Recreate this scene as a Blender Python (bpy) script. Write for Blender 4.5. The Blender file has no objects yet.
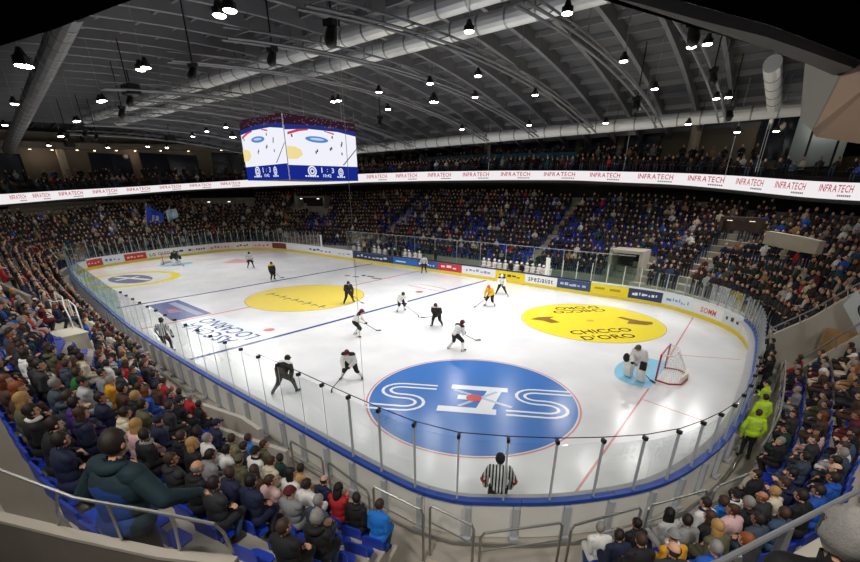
import bpy, math, random
import numpy as np
from mathutils import Vector, Matrix
random.seed(7); RNG = np.random.default_rng(7)
SC = bpy.context.scene; COL = SC.collection
# ------------------------------------------------------------------ camera, world, exposure
W, H, F = 860, 562, 420.0
CAM = np.array([28.7737, -20.567, 7.8047]); YAW, TILT, SHIFT = .6742, 1.1523, 96.5934
cd = bpy.data.cameras.new('camera'); cam = bpy.data.objects.new('camera', cd); COL.objects.link(cam)
cd.sensor_fit = 'HORIZONTAL'; cd.sensor_width = 36; cd.lens = F * 36 / W
cd.shift_y = SHIFT / W; cd.clip_start = .1; cd.clip_end = 400
ROT = Matrix.Rotation(YAW, 3, 'Z') @ Matrix.Rotation(TILT, 3, 'X')
cam.matrix_world = Matrix.Translation(CAM) @ ROT.to_4x4(); SC.camera = cam
RM = np.array(ROT)
wd = bpy.data.worlds.new('world'); SC.world = wd; wd.use_nodes = True
wd.node_tree.nodes['Background'].inputs[0].default_value = (.75, .85, 1, 1)
wd.node_tree.nodes['Background'].inputs[1].default_value = .012
SC.view_settings.view_transform = 'Standard'; SC.view_settings.look = 'None'
SC.view_settings.exposure = 0.0; SC.view_settings.gamma = 1; SC.view_settings.use_curve_mapping = False
SC.cycles.transparent_max_bounces = 24; SC.cycles.max_bounces = 6
SC.cycles.diffuse_bounces = 3; SC.cycles.glossy_bounces = 3
LAMP_W = 165
for (x, y, z), (tx, ty, tz), e in (((17, -23, 11.6), (16, -17, 2), 235), ((27, -22.5, 12), (25, -15, 1), 290), ((32.5, -17, 12), (30, -9, 1), 300), ((3, -22, 11.6), (3, -16, 2), 140), ((36, -6, 11.6), (31.5, -2, 2), 150), ((-14, -21, 11.6), (-15, -15, 2), 90)):
    l = bpy.data.lights.new('stand_fill', 'AREA'); l.shape = 'DISK'; l.size = 1.6; l.energy = e; l.color = (1, .95, .88); l.spread = math.radians(130); o = bpy.data.objects.new('stand_fill', l); COL.objects.link(o)  # unseen fill lights, added above the near stands to brighten them
    o.location = (x, y, z); o.rotation_euler = (Vector((tx, ty, tz)) - Vector((x, y, z))).to_track_quat('-Z', 'Y').to_euler()
def ray(u, v):
    d = RM @ np.array([(u - W / 2) / F, -(v - H / 2 - SHIFT) / F, -1.0]); return d / np.linalg.norm(d)
def at(u, v, z=0.0):
    d = ray(u, v); return CAM + d * ((z - CAM[2]) / d[2])
def onplane(u, v, ax, val):
    d = ray(u, v); return CAM + d * ((val - CAM[ax]) / d[ax])
def proj(X):
    c = (np.atleast_2d(np.asarray(X, float)) - CAM) @ RM
    return np.stack([W / 2 - F * c[:, 0] / c[:, 2], H / 2 + SHIFT + F * c[:, 1] / c[:, 2]], 1), -c[:, 2]
# ------------------------------------------------------------------ materials
def lin(h):
    if not isinstance(h, str): return tuple(h)
    c = [int(h[i:i + 2], 16) / 255 for i in (0, 2, 4)]
    return tuple(x / 12.92 if x <= .04045 else ((x + .055) / 1.055) ** 2.4 for x in c)
MATS = {}
def mat(name, hexc=None, rough=.6, metal=0., noise=0., scale=8., bump=0., spec=.5):
    if name in MATS: return MATS[name]
    m = bpy.data.materials.new(name); m.use_nodes = True; nt = m.node_tree; b = nt.nodes['Principled BSDF']
    c = lin(hexc); b.inputs['Base Color'].default_value = (*c, 1); b.inputs['Roughness'].default_value = rough
    b.inputs['Metallic'].default_value = metal; b.inputs['Specular IOR Level'].default_value = spec
    if noise or bump:
        tc = nt.nodes.new('ShaderNodeTexCoord'); n = nt.nodes.new('ShaderNodeTexNoise')
        n.inputs['Scale'].default_value = scale; n.inputs['Detail'].default_value = 4
        nt.links.new(tc.outputs['Object'], n.inputs['Vector'])
        if noise:
            mx = nt.nodes.new('ShaderNodeMix'); mx.data_type = 'RGBA'
            mx.inputs[6].default_value = (*[x * (1 - noise) for x in c], 1); mx.inputs[7].default_value = (*[min(1, x * (1 + noise)) for x in c], 1)
            nt.links.new(n.outputs['Fac'], mx.inputs[0]); nt.links.new(mx.outputs[2], b.inputs['Base Color'])
        if bump:
            bp = nt.nodes.new('ShaderNodeBump'); bp.inputs['Strength'].default_value = bump; bp.inputs['Distance'].default_value = .02
            nt.links.new(n.outputs['Fac'], bp.inputs['Height']); nt.links.new(bp.outputs['Normal'], b.inputs['Normal'])
    MATS[name] = m; return m
def emit(name, hexc, s):
    if name in MATS: return MATS[name]
    m = bpy.data.materials.new(name); m.use_nodes = True; nt = m.node_tree; nt.nodes.remove(nt.nodes['Principled BSDF'])
    e = nt.nodes.new('ShaderNodeEmission'); e.inputs[0].default_value = (*lin(hexc), 1); e.inputs[1].default_value = s
    nt.links.new(e.outputs[0], nt.nodes['Material Output'].inputs[0]); MATS[name] = m; return m
def glass(name, tint, gl=.06):
    if name in MATS: return MATS[name]
    m = bpy.data.materials.new(name); m.use_nodes = True; nt = m.node_tree; nt.nodes.remove(nt.nodes['Principled BSDF'])
    t = nt.nodes.new('ShaderNodeBsdfTransparent'); t.inputs[0].default_value = (*tint, 1)
    g = nt.nodes.new('ShaderNodeBsdfGlossy'); g.inputs['Roughness'].default_value = .05
    mx = nt.nodes.new('ShaderNodeMixShader'); fr = nt.nodes.new('ShaderNodeLayerWeight'); fr.inputs[0].default_value = .25
    mu = nt.nodes.new('ShaderNodeMath'); mu.operation = 'MULTIPLY'; mu.inputs[1].default_value = gl * 3
    nt.links.new(fr.outputs['Fresnel'], mu.inputs[0]); nt.links.new(mu.outputs[0], mx.inputs[0])
    nt.links.new(t.outputs[0], mx.inputs[1]); nt.links.new(g.outputs[0], mx.inputs[2])
    nt.links.new(mx.outputs[0], nt.nodes['Material Output'].inputs[0]); MATS[name] = m; return m
def vcol(name, rough=.8):
    m = bpy.data.materials.new(name); m.use_nodes = True; nt = m.node_tree; b = nt.nodes['Principled BSDF']
    a = nt.nodes.new('ShaderNodeAttribute'); a.attribute_name = 'tint'; b.inputs['Roughness'].default_value = rough
    nt.links.new(a.outputs['Color'], b.inputs['Base Color']); return m
CONC = mat('concrete', 'b3aca0', .75, noise=.12, scale=1.5, bump=.15); CONC2 = mat('concrete_dark', '8d857b', .8, noise=.25, scale=2.2, bump=.2)
STEEL = mat('steel', 'a9a9a6', .35, .8); ALU = mat('aluminium', 'b9bdc4', .4, .3); BLACK = mat('black_plastic', '101012', .5)
BLUE = mat('blue_rail', '1f4aa8', .4, noise=.1); SEATB = mat('seat_blue', '1c3fb4', .45, noise=.12, scale=30); WHITE = mat('white_plastic', 'ecebe6', .4, noise=.03, scale=4)
GREYP = mat('grey_post', 'b4b9c0', .5, 0); YEL = mat('yellow_plastic', 'ecd21c', .4, noise=.05); ROOFM = mat('roof_deck', '606167', .7, noise=.12, scale=.8)
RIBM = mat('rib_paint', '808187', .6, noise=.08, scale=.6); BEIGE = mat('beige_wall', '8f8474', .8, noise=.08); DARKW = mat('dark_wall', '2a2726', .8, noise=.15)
# ------------------------------------------------------------------ mesh helpers
class MB:
    def __init__(s): s.v = []; s.f = []; s.m = []
    def add(s, vs, fs, mi=0):
        o = len(s.v); s.v += [tuple(map(float, x)) for x in vs]; s.f += [tuple(o + i for i in f) for f in fs]; s.m += [mi] * len(fs); return s
    def box(s, c, d, rz=0, mi=0, M=None):
        x, y, z = [k / 2 for k in d]; ca, sa = math.cos(rz), math.sin(rz); P = []
        for a, b, e in [(-x, -y, -z), (x, -y, -z), (x, y, -z), (-x, y, -z), (-x, -y, z), (x, -y, z), (x, y, z), (-x, y, z)]:
            P.append((c[0] + a * ca - b * sa, c[1] + a * sa + b * ca, c[2] + e))
        if M is not None: P = [M @ Vector(q) for q in P]
        return s.add(P, [(3, 2, 1, 0), (4, 5, 6, 7), (0, 1, 5, 4), (1, 2, 6, 5), (2, 3, 7, 6), (3, 0, 4, 7)], mi)
    def tube(s, pts, r, n=6, mi=0, closed=False):
        pts = [Vector(q) for q in pts]; N = len(pts); rings = []; up = None
        for i, q in enumerate(pts):
            a = pts[i - 1] if (i or closed) else q; b = pts[(i + 1) % N] if (i < N - 1 or closed) else q
            t = (b - a).normalized()
            if up is None: up = Vector((0, 0, 1)) if abs(t.z) < .9 else Vector((1, 0, 0))
            x = t.cross(up)
            if x.length < 1e-4: x = t.cross(Vector((1, 0, 0)))
            x.normalize(); y = x.cross(t); up = y; rr = r[i] if hasattr(r, '__len__') else r
            rings.append([q + (x * math.cos(2 * math.pi * k / n) + y * math.sin(2 * math.pi * k / n)) * rr for k in range(n)])
        vs = [q for g in rings for q in g]; fs = []
        for i in range(N if closed else N - 1):
            j = (i + 1) % N
            for k in range(n): k2 = (k + 1) % n; fs.append((i * n + k, i * n + k2, j * n + k2, j * n + k))
        if not closed: fs += [tuple(range(n - 1, -1, -1)), tuple((N - 1) * n + k for k in range(n))]
        return s.add(vs, fs, mi)
    def ell(s, c, r, M=None, n=12, m=8, mi=0):
        vs = [Vector((0, 0, 1))]
        for i in range(1, m):
            th = math.pi * i / m
            for k in range(n): ph = 2 * math.pi * k / n; vs.append(Vector((math.sin(th) * math.cos(ph), math.sin(th) * math.sin(ph), math.cos(th))))
        vs.append(Vector((0, 0, -1))); R3 = M if M is not None else Matrix.Identity(3)
        P = [Vector(c) + R3 @ Vector((q.x * r[0], q.y * r[1], q.z * r[2])) for q in vs]; fs = []
        for k in range(n):
            k2 = (k + 1) % n; fs.append((0, 1 + k, 1 + k2)); fs.append((len(vs) - 1, 1 + (m - 2) * n + k2, 1 + (m - 2) * n + k))
            for i in range(m - 2): a = 1 + i * n; fs.append((a + k, a + n + k, a + n + k2, a + k2))
        return s.add(P, fs, mi)
    def cone(s, a, b, ra, rb, n=10, mi=0):
        a, b = Vector(a), Vector(b); t = b - a; L = t.length; t = t.normalized() if L > 1e-6 else Vector((0, 0, 1))
        pts = []; rs = []
        for k in range(4): th = math.pi / 2 * (1 - k / 4) ; pts.append(a - t * ra * math.sin(th)); rs.append(max(.002, ra * math.cos(th)))
        pts.append(a); rs.append(ra); pts.append(b); rs.append(rb)
        for k in range(1, 5): th = math.pi / 2 * k / 4; pts.append(b + t * rb * math.sin(th)); rs.append(max(.002, rb * math.cos(th)))
        return s.tube(pts, rs, n, mi)
    def poly(s, pts, z=None, mi=0):
        P = [(q[0], q[1], z) if z is not None else q for q in pts]; return s.add(P, [tuple(range(len(P)))], mi)
    def ribbon(s, pts, w, z, mi=0, closed=False):   # flat strip on a horizontal plane
        P = [np.array(q[:2], float) for q in pts]; N = len(P); vs = []
        for i in range(N):
            a = P[i - 1] if (i or closed) else P[i]; b = P[(i + 1) % N] if (i < N - 1 or closed) else P[i]
            t = b - a; t /= np.linalg.norm(t) + 1e-9; n = np.array([-t[1], t[0]]) * w / 2; vs += [(*(P[i] + n), z), (*(P[i] - n), z)]
        fs = [(2 * i, 2 * i + 1, (2 * i + 3) % (2 * N), (2 * i + 2) % (2 * N)) for i in range(N if closed else N - 1)]
        return s.add(vs, fs, mi)
    def prism(s, pts, z0, z1, mi=0):
        n = len(pts); vs = [(q[0], q[1], z0) for q in pts] + [(q[0], q[1], z1) for q in pts]
        return s.add(vs, [tuple(range(n - 1, -1, -1)), tuple(range(n, 2 * n))] + [(i, (i + 1) % n, n + (i + 1) % n, n + i) for i in range(n)], mi)
    def mesh(s, name, smooth=False):
        me = bpy.data.meshes.new(name); me.from_pydata(s.v, [], s.f)
        if any(s.m): me.polygons.foreach_set('material_index', s.m)
        if smooth: me.polygons.foreach_set('use_smooth', [True] * len(me.polygons))
        me.update(); return me
    def build(s, name, mats, parent=None, smooth=False, loc=None):
        me = s.mesh(name, smooth)
        for m in (mats if isinstance(mats, (list, tuple)) else [mats]): me.materials.append(m)
        return link(name, me, parent, loc)
def link(name, me, parent=None, loc=None):
    o = bpy.data.objects.new(name, me); COL.objects.link(o)
    if loc is not None: o.location = loc
    if parent is not None: o.parent = parent
    return o
def tag(o, label=None, cat=None, group=None, kind=None):
    if label: o['label'] = label
    if cat: o['category'] = cat
    if group: o['group'] = group
    if kind: o['kind'] = kind
    return o
def empty(name, loc, label, cat, group=None, rz=0):
    o = bpy.data.objects.new(name, None); COL.objects.link(o); o.location = loc; o.rotation_euler.z = rz; o.empty_display_size = .1
    return tag(o, label, cat, group)
def struct(o): o['kind'] = 'structure'; return o
def copy_tree(o, parent=None):
    c = o.copy(); COL.objects.link(c)
    if parent is not None: c.parent = parent
    for ch in list(o.children): copy_tree(ch, c)
    return c
TXT = {}
def text_mesh(t):
    if t not in TXT:
        cu = bpy.data.curves.new('lettering', 'FONT'); cu.body = t; cu.size = 1; cu.resolution_u = 2; cu.offset = .012
        o = bpy.data.objects.new('tmp', cu); COL.objects.link(o); dg = bpy.context.evaluated_depsgraph_get(); dg.update()
        me = bpy.data.meshes.new_from_object(o.evaluated_get(dg)); bpy.data.objects.remove(o)
        co = np.empty(len(me.vertices) * 3, np.float32); me.vertices.foreach_get('co', co); co = co.reshape(-1, 3)
        TXT[t] = ([tuple(x) for x in co], [tuple(q.vertices) for q in me.polygons], co[:, :2].min(0), co[:, :2].max(0))
    return TXT[t]
def text_on(mb, t, p0, p1, h, up, off=(0, 0, 0), mi=0):
    """letters from world point p0 to p1 along their base line, h tall along up"""
    vs, fs, lo, hi = text_mesh(t); p0 = np.array(p0, float); ex = np.array(p1, float) - p0; up = np.array(up, float) * h
    P = [p0 + np.array(off) + ex * (x - lo[0]) / (hi[0] - lo[0]) + up * (y - lo[1]) / (hi[1] - lo[1]) for x, y, z in vs]
    mb.add(P, fs, mi)
def cells(t):
    w = [(.3 if c == ' ' else text_mesh(c)[3][0] - text_mesh(c)[2][0]) for c in t]; tot = sum(w) + .13 * (len(t) - 1); x = 0; o = []
    for k in w: o.append((x / tot, (x + k) / tot)); x += k + .13
    return o
# ------------------------------------------------------------------ rink outline and bowl
CTL = np.array([(22.4, -14.25), (17.8, -14.2), (11, -14.05), (3, -13.6), (-4.5, -12.8), (-14.6, -11.6), (-21, -10.6), (-25.5, -9.6), (-28.6, -7.6), (-30.6, -3.5), (-31.6, 1), (-32.1, 5.8), (-32, 10), (-29.8, 13.6), (-25.3, 15.1), (-16, 15.1), (-3.8, 14.95), (7.3, 14.8), (16.4, 14.3), (20.5, 14.2), (23.3, 13.7), (25.8, 12.1), (27.4, 10.4), (28.4, 8.5), (29, 5.5), (29.2, 1), (29.2, -3.5), (29.05, -5.7), (28.7, -7.8), (27.9, -10.2), (26.5, -12.1), (25, -13.4), (24, -14)])
def catmull(c, n=16):
    o = []
    for i in range(len(c)):
        a, b, d, e = c[i - 1], c[i], c[(i + 1) % len(c)], c[(i + 2) % len(c)]
        for k in range(n):
            t = k / n; o.append(.5 * ((2 * b) + (-a + d) * t + (2 * a - 5 * b + 4 * d - e) * t * t + (-a + 3 * b - 3 * d + e) * t ** 3))
    return np.array(o)
_o = catmull(CTL); _o = np.vstack([_o, _o[:1]]); _l = np.r_[0, np.cumsum(np.linalg.norm(np.diff(_o, axis=0), axis=1))]
NP = 1600; LT = _l[-1]; SS = np.arange(NP) * LT / NP
PP = np.stack([np.interp(SS, _l, _o[:, k]) for k in (0, 1)], 1)
_t = np.roll(PP, -6, 0) - np.roll(PP, 6, 0); _t /= np.linalg.norm(_t, axis=1)[:, None]; NN = np.stack([-_t[:, 1], _t[:, 0]], 1)
for _ in range(30): NN = (np.roll(NN, 6, 0) + NN + np.roll(NN, -6, 0)); NN /= np.linalg.norm(NN, axis=1)[:, None]
def idx(x, y): return int(np.argmin(((PP - [x, y]) ** 2).sum(1)))
def pos(i, d):
    k = math.floor(i); t = i - k; a, b2 = int(k) % NP, (int(k) + 1) % NP; return (PP[a] + NN[a] * d) * (1 - t) + (PP[b2] + NN[b2] * d) * t
def rng_idx(a, b): return list(range(a, (b if b >= a else b + NP) + 1))
# first row offset, first tread height, row pitch, rise, rows
KEYS = sorted((idx(x, y), v) for x, y, v in [(23, -14.2, (2.3, 1.2, .58, .42, 7)), (18.5, -14.2, (2.3, 1.2, .58, .42, 7)), (15.5, -14.2, (2.3, 1.2, .58, .42, 8)), (13.5, -14.2, (2.3, 1.2, .58, .42, 8)), (8.5, -13.95, (1.2, .55, .58, .42, 10)), (-8, -12.3, (1.1, .5, .6, .42, 11)), (-25.5, -9.6, (1.2, .55, .66, .4, 14)), (-31.6, 1, (1.4, .8, .75, .42, 15)), (-30, 13.4, (1.8, .8, .75, .43, 15)), (-22, 15.1, (2.6, .9, .75, .43, 15)), (-15, 15.1, (3.7, 1.1, .75, .43, 15)), (17, 14.3, (3.7, 1.1, .75, .43, 15)), (22, 14, (2.4, .9, .72, .42, 15)), (27.4, 10.4, (1.7, .7, .66, .42, 14)), (29, 5.5, (1.5, .65, .62, .4, 13)), (29.1, -4, (1.3, .6, .6, .4, 10)), (28.6, -8, (1.35, .7, .6, .4, 6)), (27.3, -11.2, (1.95, 1.0, .58, .42, 5)), (25.3, -13.2, (2.4, 1.2, .58, .42, 5))])
_ki = np.array([k for k, _ in KEYS]); _kv = np.array([v for _, v in KEYS], float)
_ki = np.r_[_ki[-1] - NP, _ki, _ki[0] + NP]; _kv = np.vstack([_kv[-1:], _kv, _kv[:1]])
CFG = np.stack([np.interp(np.arange(NP), _ki, _kv[:, k]) for k in range(5)], 1)
def row(i, k): c = CFG[int(i) % NP]; return c[0] + c[2] * k, c[1] + c[3] * k
I_AISLE = idx(25.35, -13.15)
# ------------------------------------------------------------------ ice
ic = bpy.data.materials.new('ice'); ic.use_nodes = True; nt = ic.node_tree; b = nt.nodes['Principled BSDF']
tc = nt.nodes.new('ShaderNodeTexCoord'); n1 = nt.nodes.new('ShaderNodeTexNoise'); n1.inputs['Scale'].default_value = .35; n1.inputs['Detail'].default_value = 6
cr = nt.nodes.new('ShaderNodeValToRGB'); cr.color_ramp.elements[0].color = (.74, .75, .78, 1); cr.color_ramp.elements[1].color = (.86, .86, .87, 1); cr.color_ramp.elements[0].position = .35; cr.color_ramp.elements[1].position = .65
nt.links.new(tc.outputs['Object'], n1.inputs[0]); nt.links.new(n1.outputs[0], cr.inputs[0]); nt.links.new(cr.outputs[0], b.inputs['Base Color'])
n2 = nt.nodes.new('ShaderNodeTexNoise'); n2.inputs['Scale'].default_value = 3; mp = nt.nodes.new('ShaderNodeMapRange'); mp.inputs[3].default_value = .12; mp.inputs[4].default_value = .3
nt.links.new(tc.outputs['Object'], n2.inputs[0]); nt.links.new(n2.outputs[0], mp.inputs[0]); nt.links.new(mp.outputs[0], b.inputs['Roughness'])
ICE = struct(MB().poly([tuple(q) for q in PP[::-8]], 0).build('floor_ice', ic))
struct(MB().poly([(-60, -40), (60, -40), (60, 50), (-60, 50)], -.03).build('floor_slab', CONC))
def paint(n, h): return mat('ice_paint_' + n, h, .22, noise=.06, scale=2)
def mark(name, mb, m): return mb.build('marking_' + name, m, ICE)
PB, PR, PY, PW = paint('blue', '3f5591'), paint('red', 'd98a8c'), paint('yellow', 'f0dc3a'), paint('white', 'e9eef4')
mark('blue_line', MB().ribbon([(6.9, -13.8), (7.2, -6), (7.75, 14.3)], .3, .004), PB); mark('blue_line', MB().ribbon([(-7.8, -12.2), (-7.55, -4), (-7.9, 14.6)], .3, .004), PB)
mark('centre_line', MB().ribbon([(-.75, -12.8), (-.3, 0), (-.5, 14.5)], .2, .003), PR)
mark('goal_line', MB().ribbon([(26.05, -11.6), (25.9, 0), (25.45, 12)], .08, .004), PR); mark('goal_line', MB().ribbon([(-26.2, -8.9), (-26.1, 0), (-26.4, 14)], .07, .004), PR)
mark('restraining_line', MB().ribbon([(26, -3.15), (28.2, -3.6)], .06, .004).ribbon([(26, 3.4), (28.7, 4.7)], .06, .004), PR)
def circ(c, r, n=72): return [(c[0] + r * math.cos(2 * math.pi * k / n), c[1] + r * math.sin(2 * math.pi * k / n)) for k in range(n)]
CI, CC, CM, CF = (20.42, -7.37), (20.32, 6.91), (-.02, -.53), (-19.54, -6.6)
mark('faceoff_disc', MB().poly(circ(CI, 4.2), .003), paint('royal', '3b77c6')); mark('faceoff_ring', MB().ribbon(circ(CI, 4.3), .07, .005, closed=True), PR)
mark('faceoff_disc', MB().poly(circ(CC, 4.4), .003), PY); mark('faceoff_ring', MB().ribbon(circ(CC, 4.45), .06, .005, closed=True), paint('gold', 'd9b43a'))
mark('centre_disc', MB().poly(circ(CM, 4.55), .005), paint('amber', 'f2d95c')); mark('centre_ring', MB().ribbon(circ(CM, 4.6), .08, .006, closed=True), paint('gold', 'd9b43a'))
mark('faceoff_ring', MB().ribbon(circ(CF, 3.9), .8, .004, closed=True), PY); mark('emblem', MB().poly([(CF[0] + 2.8 * math.cos(a), CF[1] + 1.7 * math.sin(a)) for a in np.linspace(0, 6.28, 20)[:-1]], .006), paint('slate', '777d92'))
mark('emblem_bar', MB().ribbon([(-21.8, -7.2), (-17.6, -5.6)], .5, .009).ribbon([(-20.3, -5.6), (-19.6, -7.8)], .4, .010), PW)
for x, y in ((5.6, -7.4), (6.0, 6.5)): mark('faceoff_spot', MB().poly(circ((x, y), .34, 20), .004), paint('spot', 'd2595c'))
mark('faceoff_spot', MB().poly(circ(tuple(at(474, 398)[:2]), .33, 20), .012), paint('spot', 'd2595c')); mark('faceoff_spot', MB().poly(circ((20.3, 6.9), .25, 20), .008), paint('gold', 'd9b43a'))
# blue disc: two double-line S curves and the E between them
bx = np.array([.87, .49]); bx /= np.linalg.norm(bx); by = np.array([-bx[1], bx[0]])
def loc2(c, x, y): return tuple(np.array(c) + bx * x + by * y)
def s_curve(sc):
    P = [(1.25, .95)] + [(-.15 + .62 * math.cos(a), .45 + .5 * math.sin(a)) for a in np.linspace(math.pi / 2, 3 * math.pi / 2, 10)] + [(.15 + .62 * math.cos(a), -.55 + .5 * math.sin(a)) for a in np.linspace(math.pi / 2, -math.pi / 2, 10)] + [(-1.35, -1.05)]
    return P
mb = MB()
offs = lambda u, v: ((at(u, v)[:2] - CI) @ bx, (at(u, v)[:2] - CI) @ by)
EC = np.array(offs(472, 399))
for cx, cy in (offs(403, 395.5), offs(541, 402.5)):
    P = s_curve(1); T = np.array(P) * 1.04; d = np.gradient(T, axis=0); d /= np.linalg.norm(d, axis=1)[:, None]; nn = np.stack([-d[:, 1], d[:, 0]], 1)
    for off in (-.17, .17): mb.ribbon([loc2(CI, cx + q[0], cy + q[1]) for q in T + nn * off], .13, .008)
mark('emblem_curves', mb, PW)
mb = MB()
for y, x0, x1, w in ((1.05, -.95, 1.45, .42), (.1, -.6, .35, .4), (-1.0, -1.3, 1.0, .45)): mb.ribbon([loc2(CI, EC[0] + x0, EC[1] + y), loc2(CI, EC[0] + x1, EC[1] + y)], w, .009)
mb.ribbon([loc2(CI, EC[0] + .95, EC[1] + 1.15), loc2(CI, EC[0] + .45, EC[1] - 1.1)], .6, .010); mark('emblem_letter', mb, PW)
mark('emblem_cross', MB().ribbon([loc2(CI, EC[0] - .8, EC[1] + .75), loc2(CI, EC[0] + 1.6, EC[1] - .5)], .16, .011).ribbon([loc2(CI, EC[0] - .5, EC[1] - .7), loc2(CI, EC[0] + 1.0, EC[1] + .8)], .16, .0112), paint('pale', 'b9c8de'))
up = np.array([0, 0, 1.])
def ice_text(t, a, b, h, upv, m, z=.012):
    mb = MB(); u = np.array([upv[0], upv[1], 0.]); u /= np.linalg.norm(u); text_on(mb, t, (a[0], a[1], z), (b[0], b[1], z), h, u); return mark('lettering', mb, m)
PBR = paint('brown', '6b4a22')
d = np.array([.66, .75])
ice_text('CHICCO', (20.56, 3.35), (23.2, 6.3), .75, (-.75, .66), PBR); ice_text("D'ORO", (21.5, 2.75), (23.7, 5.2), .75, (-.75, .66), PBR)
ice_text('CHICCO', (19.9, 10.5), (17.3, 7.6), .7, (.75, -.66), PBR); ice_text("D'ORO", (19.2, 11), (17.0, 8.6), .7, (.75, -.66), PBR)
mark('emblem_lips', MB().poly([loc2(CC, x, y) for x, y in ((-3.9, -.3), (-3.3, .35), (-2.2, .6), (-2.6, .1), (-2.0, -.7), (-2.6, -1.0), (-3.1, -.5))], .009), paint('choc', '8f6a2c'))
mark('emblem_lips', MB().poly([loc2(CC, x, y) for x, y in ((3.9, .3), (3.2, .5), (2.2, 1.3), (1.9, 1.1), (2.5, .4), (2.2, -.3), (3.3, -.5), (3.8, -.2))], .009), paint('choc', '8f6a2c'))
PDB = paint('deep_blue', '33508f'); mark('lettering_panel', MB().poly([(6.6, -10.9), (-.1, -10.9), (-.1, -7.6), (6.6, -7.6)], .003), PW)
ice_text('ASCONA', (6.0, -9.55), (.5, -9.5), 1.05, (0, -1), PDB); ice_text('LOCARNO', (6.3, -8.3), (.2, -8.3), 1.05, (0, -1), PDB)
mark('advert_panel', MB().poly([(-6.9, -9.6), (-.95, -10.3), (-.9, -7.75), (-6.95, -7.45)], .003), paint('slate_blue', '4d5c96'))
mark('advert_stripe', MB().ribbon([(-6.3, -8.2), (-1.2, -8.4)], .5, .006), paint('grey_blue', '9aa5c0')); mark('advert_mark', MB().poly([(-4.6, -9.3), (-3.2, -9.6), (-3.0, -8.8), (-4.2, -8.9)], .007), paint('rust', 'a8798a'))
mb = MB()
for k in range(9): x = -3.2 + k * .82; mb.ribbon([(x, -1.75), (x + .55, -1.8)], .16, .009).ribbon([(x + .1, -1.35 - .3 * (k % 2)), (x + .15, -2.1 - .2 * (k % 3 == 0))], .16, .0095)
mark('lettering_strokes', mb, paint('olive', '8b8552'))
mb = MB()
for (u0, v0, u1, v1) in ((345, 275.5, 350, 276), (353, 276.5, 359, 277), (362, 275, 365, 276), (367, 276, 374, 277), (372, 278, 382, 279)): mb.ribbon([at(u0, v0), at(u1, v1)], .35, .004)
mark('lettering_strokes', mb, paint('ink', '60646c'))
mark('advert_outline', MB().ribbon([at(*q) for q in ((408, 285), (420, 284), (446, 289), (440, 291.5), (424, 288.5))], .14, .004, closed=True), PR)
mark('advert_outline', MB().poly([at(*q) for q in ((222, 263), (236, 259), (252, 260), (250, 262.5), (232, 263))], .004), paint('pink', 'e3b3b3'))
mark('goal_crease', MB().poly([(25.95, -1.9), (25.0, -1.9)] + [(25.0 - .95 * math.cos(a), 1.9 * math.sin(a) + .05) for a in np.linspace(-1.4, 1.4, 12)] + [(25.0, 2.0), (25.95, 2.0)], .005), paint('crease', '8fd0f0'))
mark('goal_crease', MB().poly([(-26.1, -1.8), (-25.2, -1.8)] + [(-25.2 + .9 * math.cos(a), 1.8 * math.sin(a)) for a in np.linspace(-1.4, 1.4, 12)] + [(-25.2, 1.8), (-26.1, 1.8)], .005), paint('crease', '8fd0f0'))
# ------------------------------------------------------------------ terraces
def terrace(name, i0, i1, step=6, kmax=99):
    I = rng_idx(i0, i1)[::step]
    if I[-1] != i1 % NP and (I[-1] % NP) != i1: I.append(i1)
    prof = []
    for i in I:
        c = CFG[i % NP]; q = []; d0 = c[0] - .38 * c[2] / .58; K = int(min(round(c[4]), kmax)); K = KM.get(name, K)
        q.append((d0 - .02, -.02)); 
        nk = int(round(c[4]))
        for k in range(K): z = c[1] + c[3] * min(k, nk - 1); q += [(d0 + c[2] * min(k, nk), z), (d0 + c[2] * min(k + 1, nk), z)]
        q.append((d0 + c[2] * min(K, nk) + .01, -.02)); prof.append([(*(pos(i, a)), z) for a, z in q])
    m = len(prof[0]); vs = [p for g in prof for p in g]; fs = []
    for j in range(len(I) - 1):
        for k in range(m - 1): fs.append((j * m + k, j * m + k + 1, (j + 1) * m + k + 1, (j + 1) * m + k))
    fs += [tuple(range(m - 1, -1, -1)), tuple((len(I) - 1) * m + k for k in range(m))]
    return struct(MB().add(vs, fs).build(name, CONC))
KM = {'floor_terrace_camera_side': 9, 'floor_terrace_curve': 15, 'floor_terrace_far_end': 15, 'floor_terrace_far_side': 15, 'floor_terrace_far_corner': 14, 'floor_terrace_near_end': 9, 'floor_terrace_near_corner': 6}
J = {k: idx(*v) for k, v in dict(n0=(23.6, -14.1), n1=(-14, -11.6), w0=(-29, -7.2), w1=(-27, 14.8), f1=(21, 14.1), e0=(28.3, 8.6), e1=(28.8, -7.6), c1=(25.9, -12.7)).items()}
terrace('floor_terrace_camera_side', J['n0'], J['n1']); terrace('floor_terrace_curve', J['n1'], J['w0']); terrace('floor_terrace_far_end', J['w0'], J['w1'])
terrace('floor_terrace_far_side', J['w1'], J['f1']); terrace('floor_terrace_far_corner', J['f1'], J['e0']); terrace('floor_terrace_near_end', J['e0'], J['e1']); terrace('floor_terrace_near_corner', J['e1'], J['c1'])
# stairs of the aisle at the near corner
mb = MB(); ia, ib = J['c1'], J['n0']
for k in range(14):
    da, z = 1.15 + .29 * k, .18 + .21 * k
    q = [pos(i, da) for i in rng_idx(ia, ib)[::4]] + [pos(i, da + .30) for i in rng_idx(ia, ib)[::4][::-1]]; mb.prism(q, -.02, z)
struct(mb.build('floor_aisle_stairs', mat('stair_concrete', 'c4bba6', .8, noise=.1, scale=3)))
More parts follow.
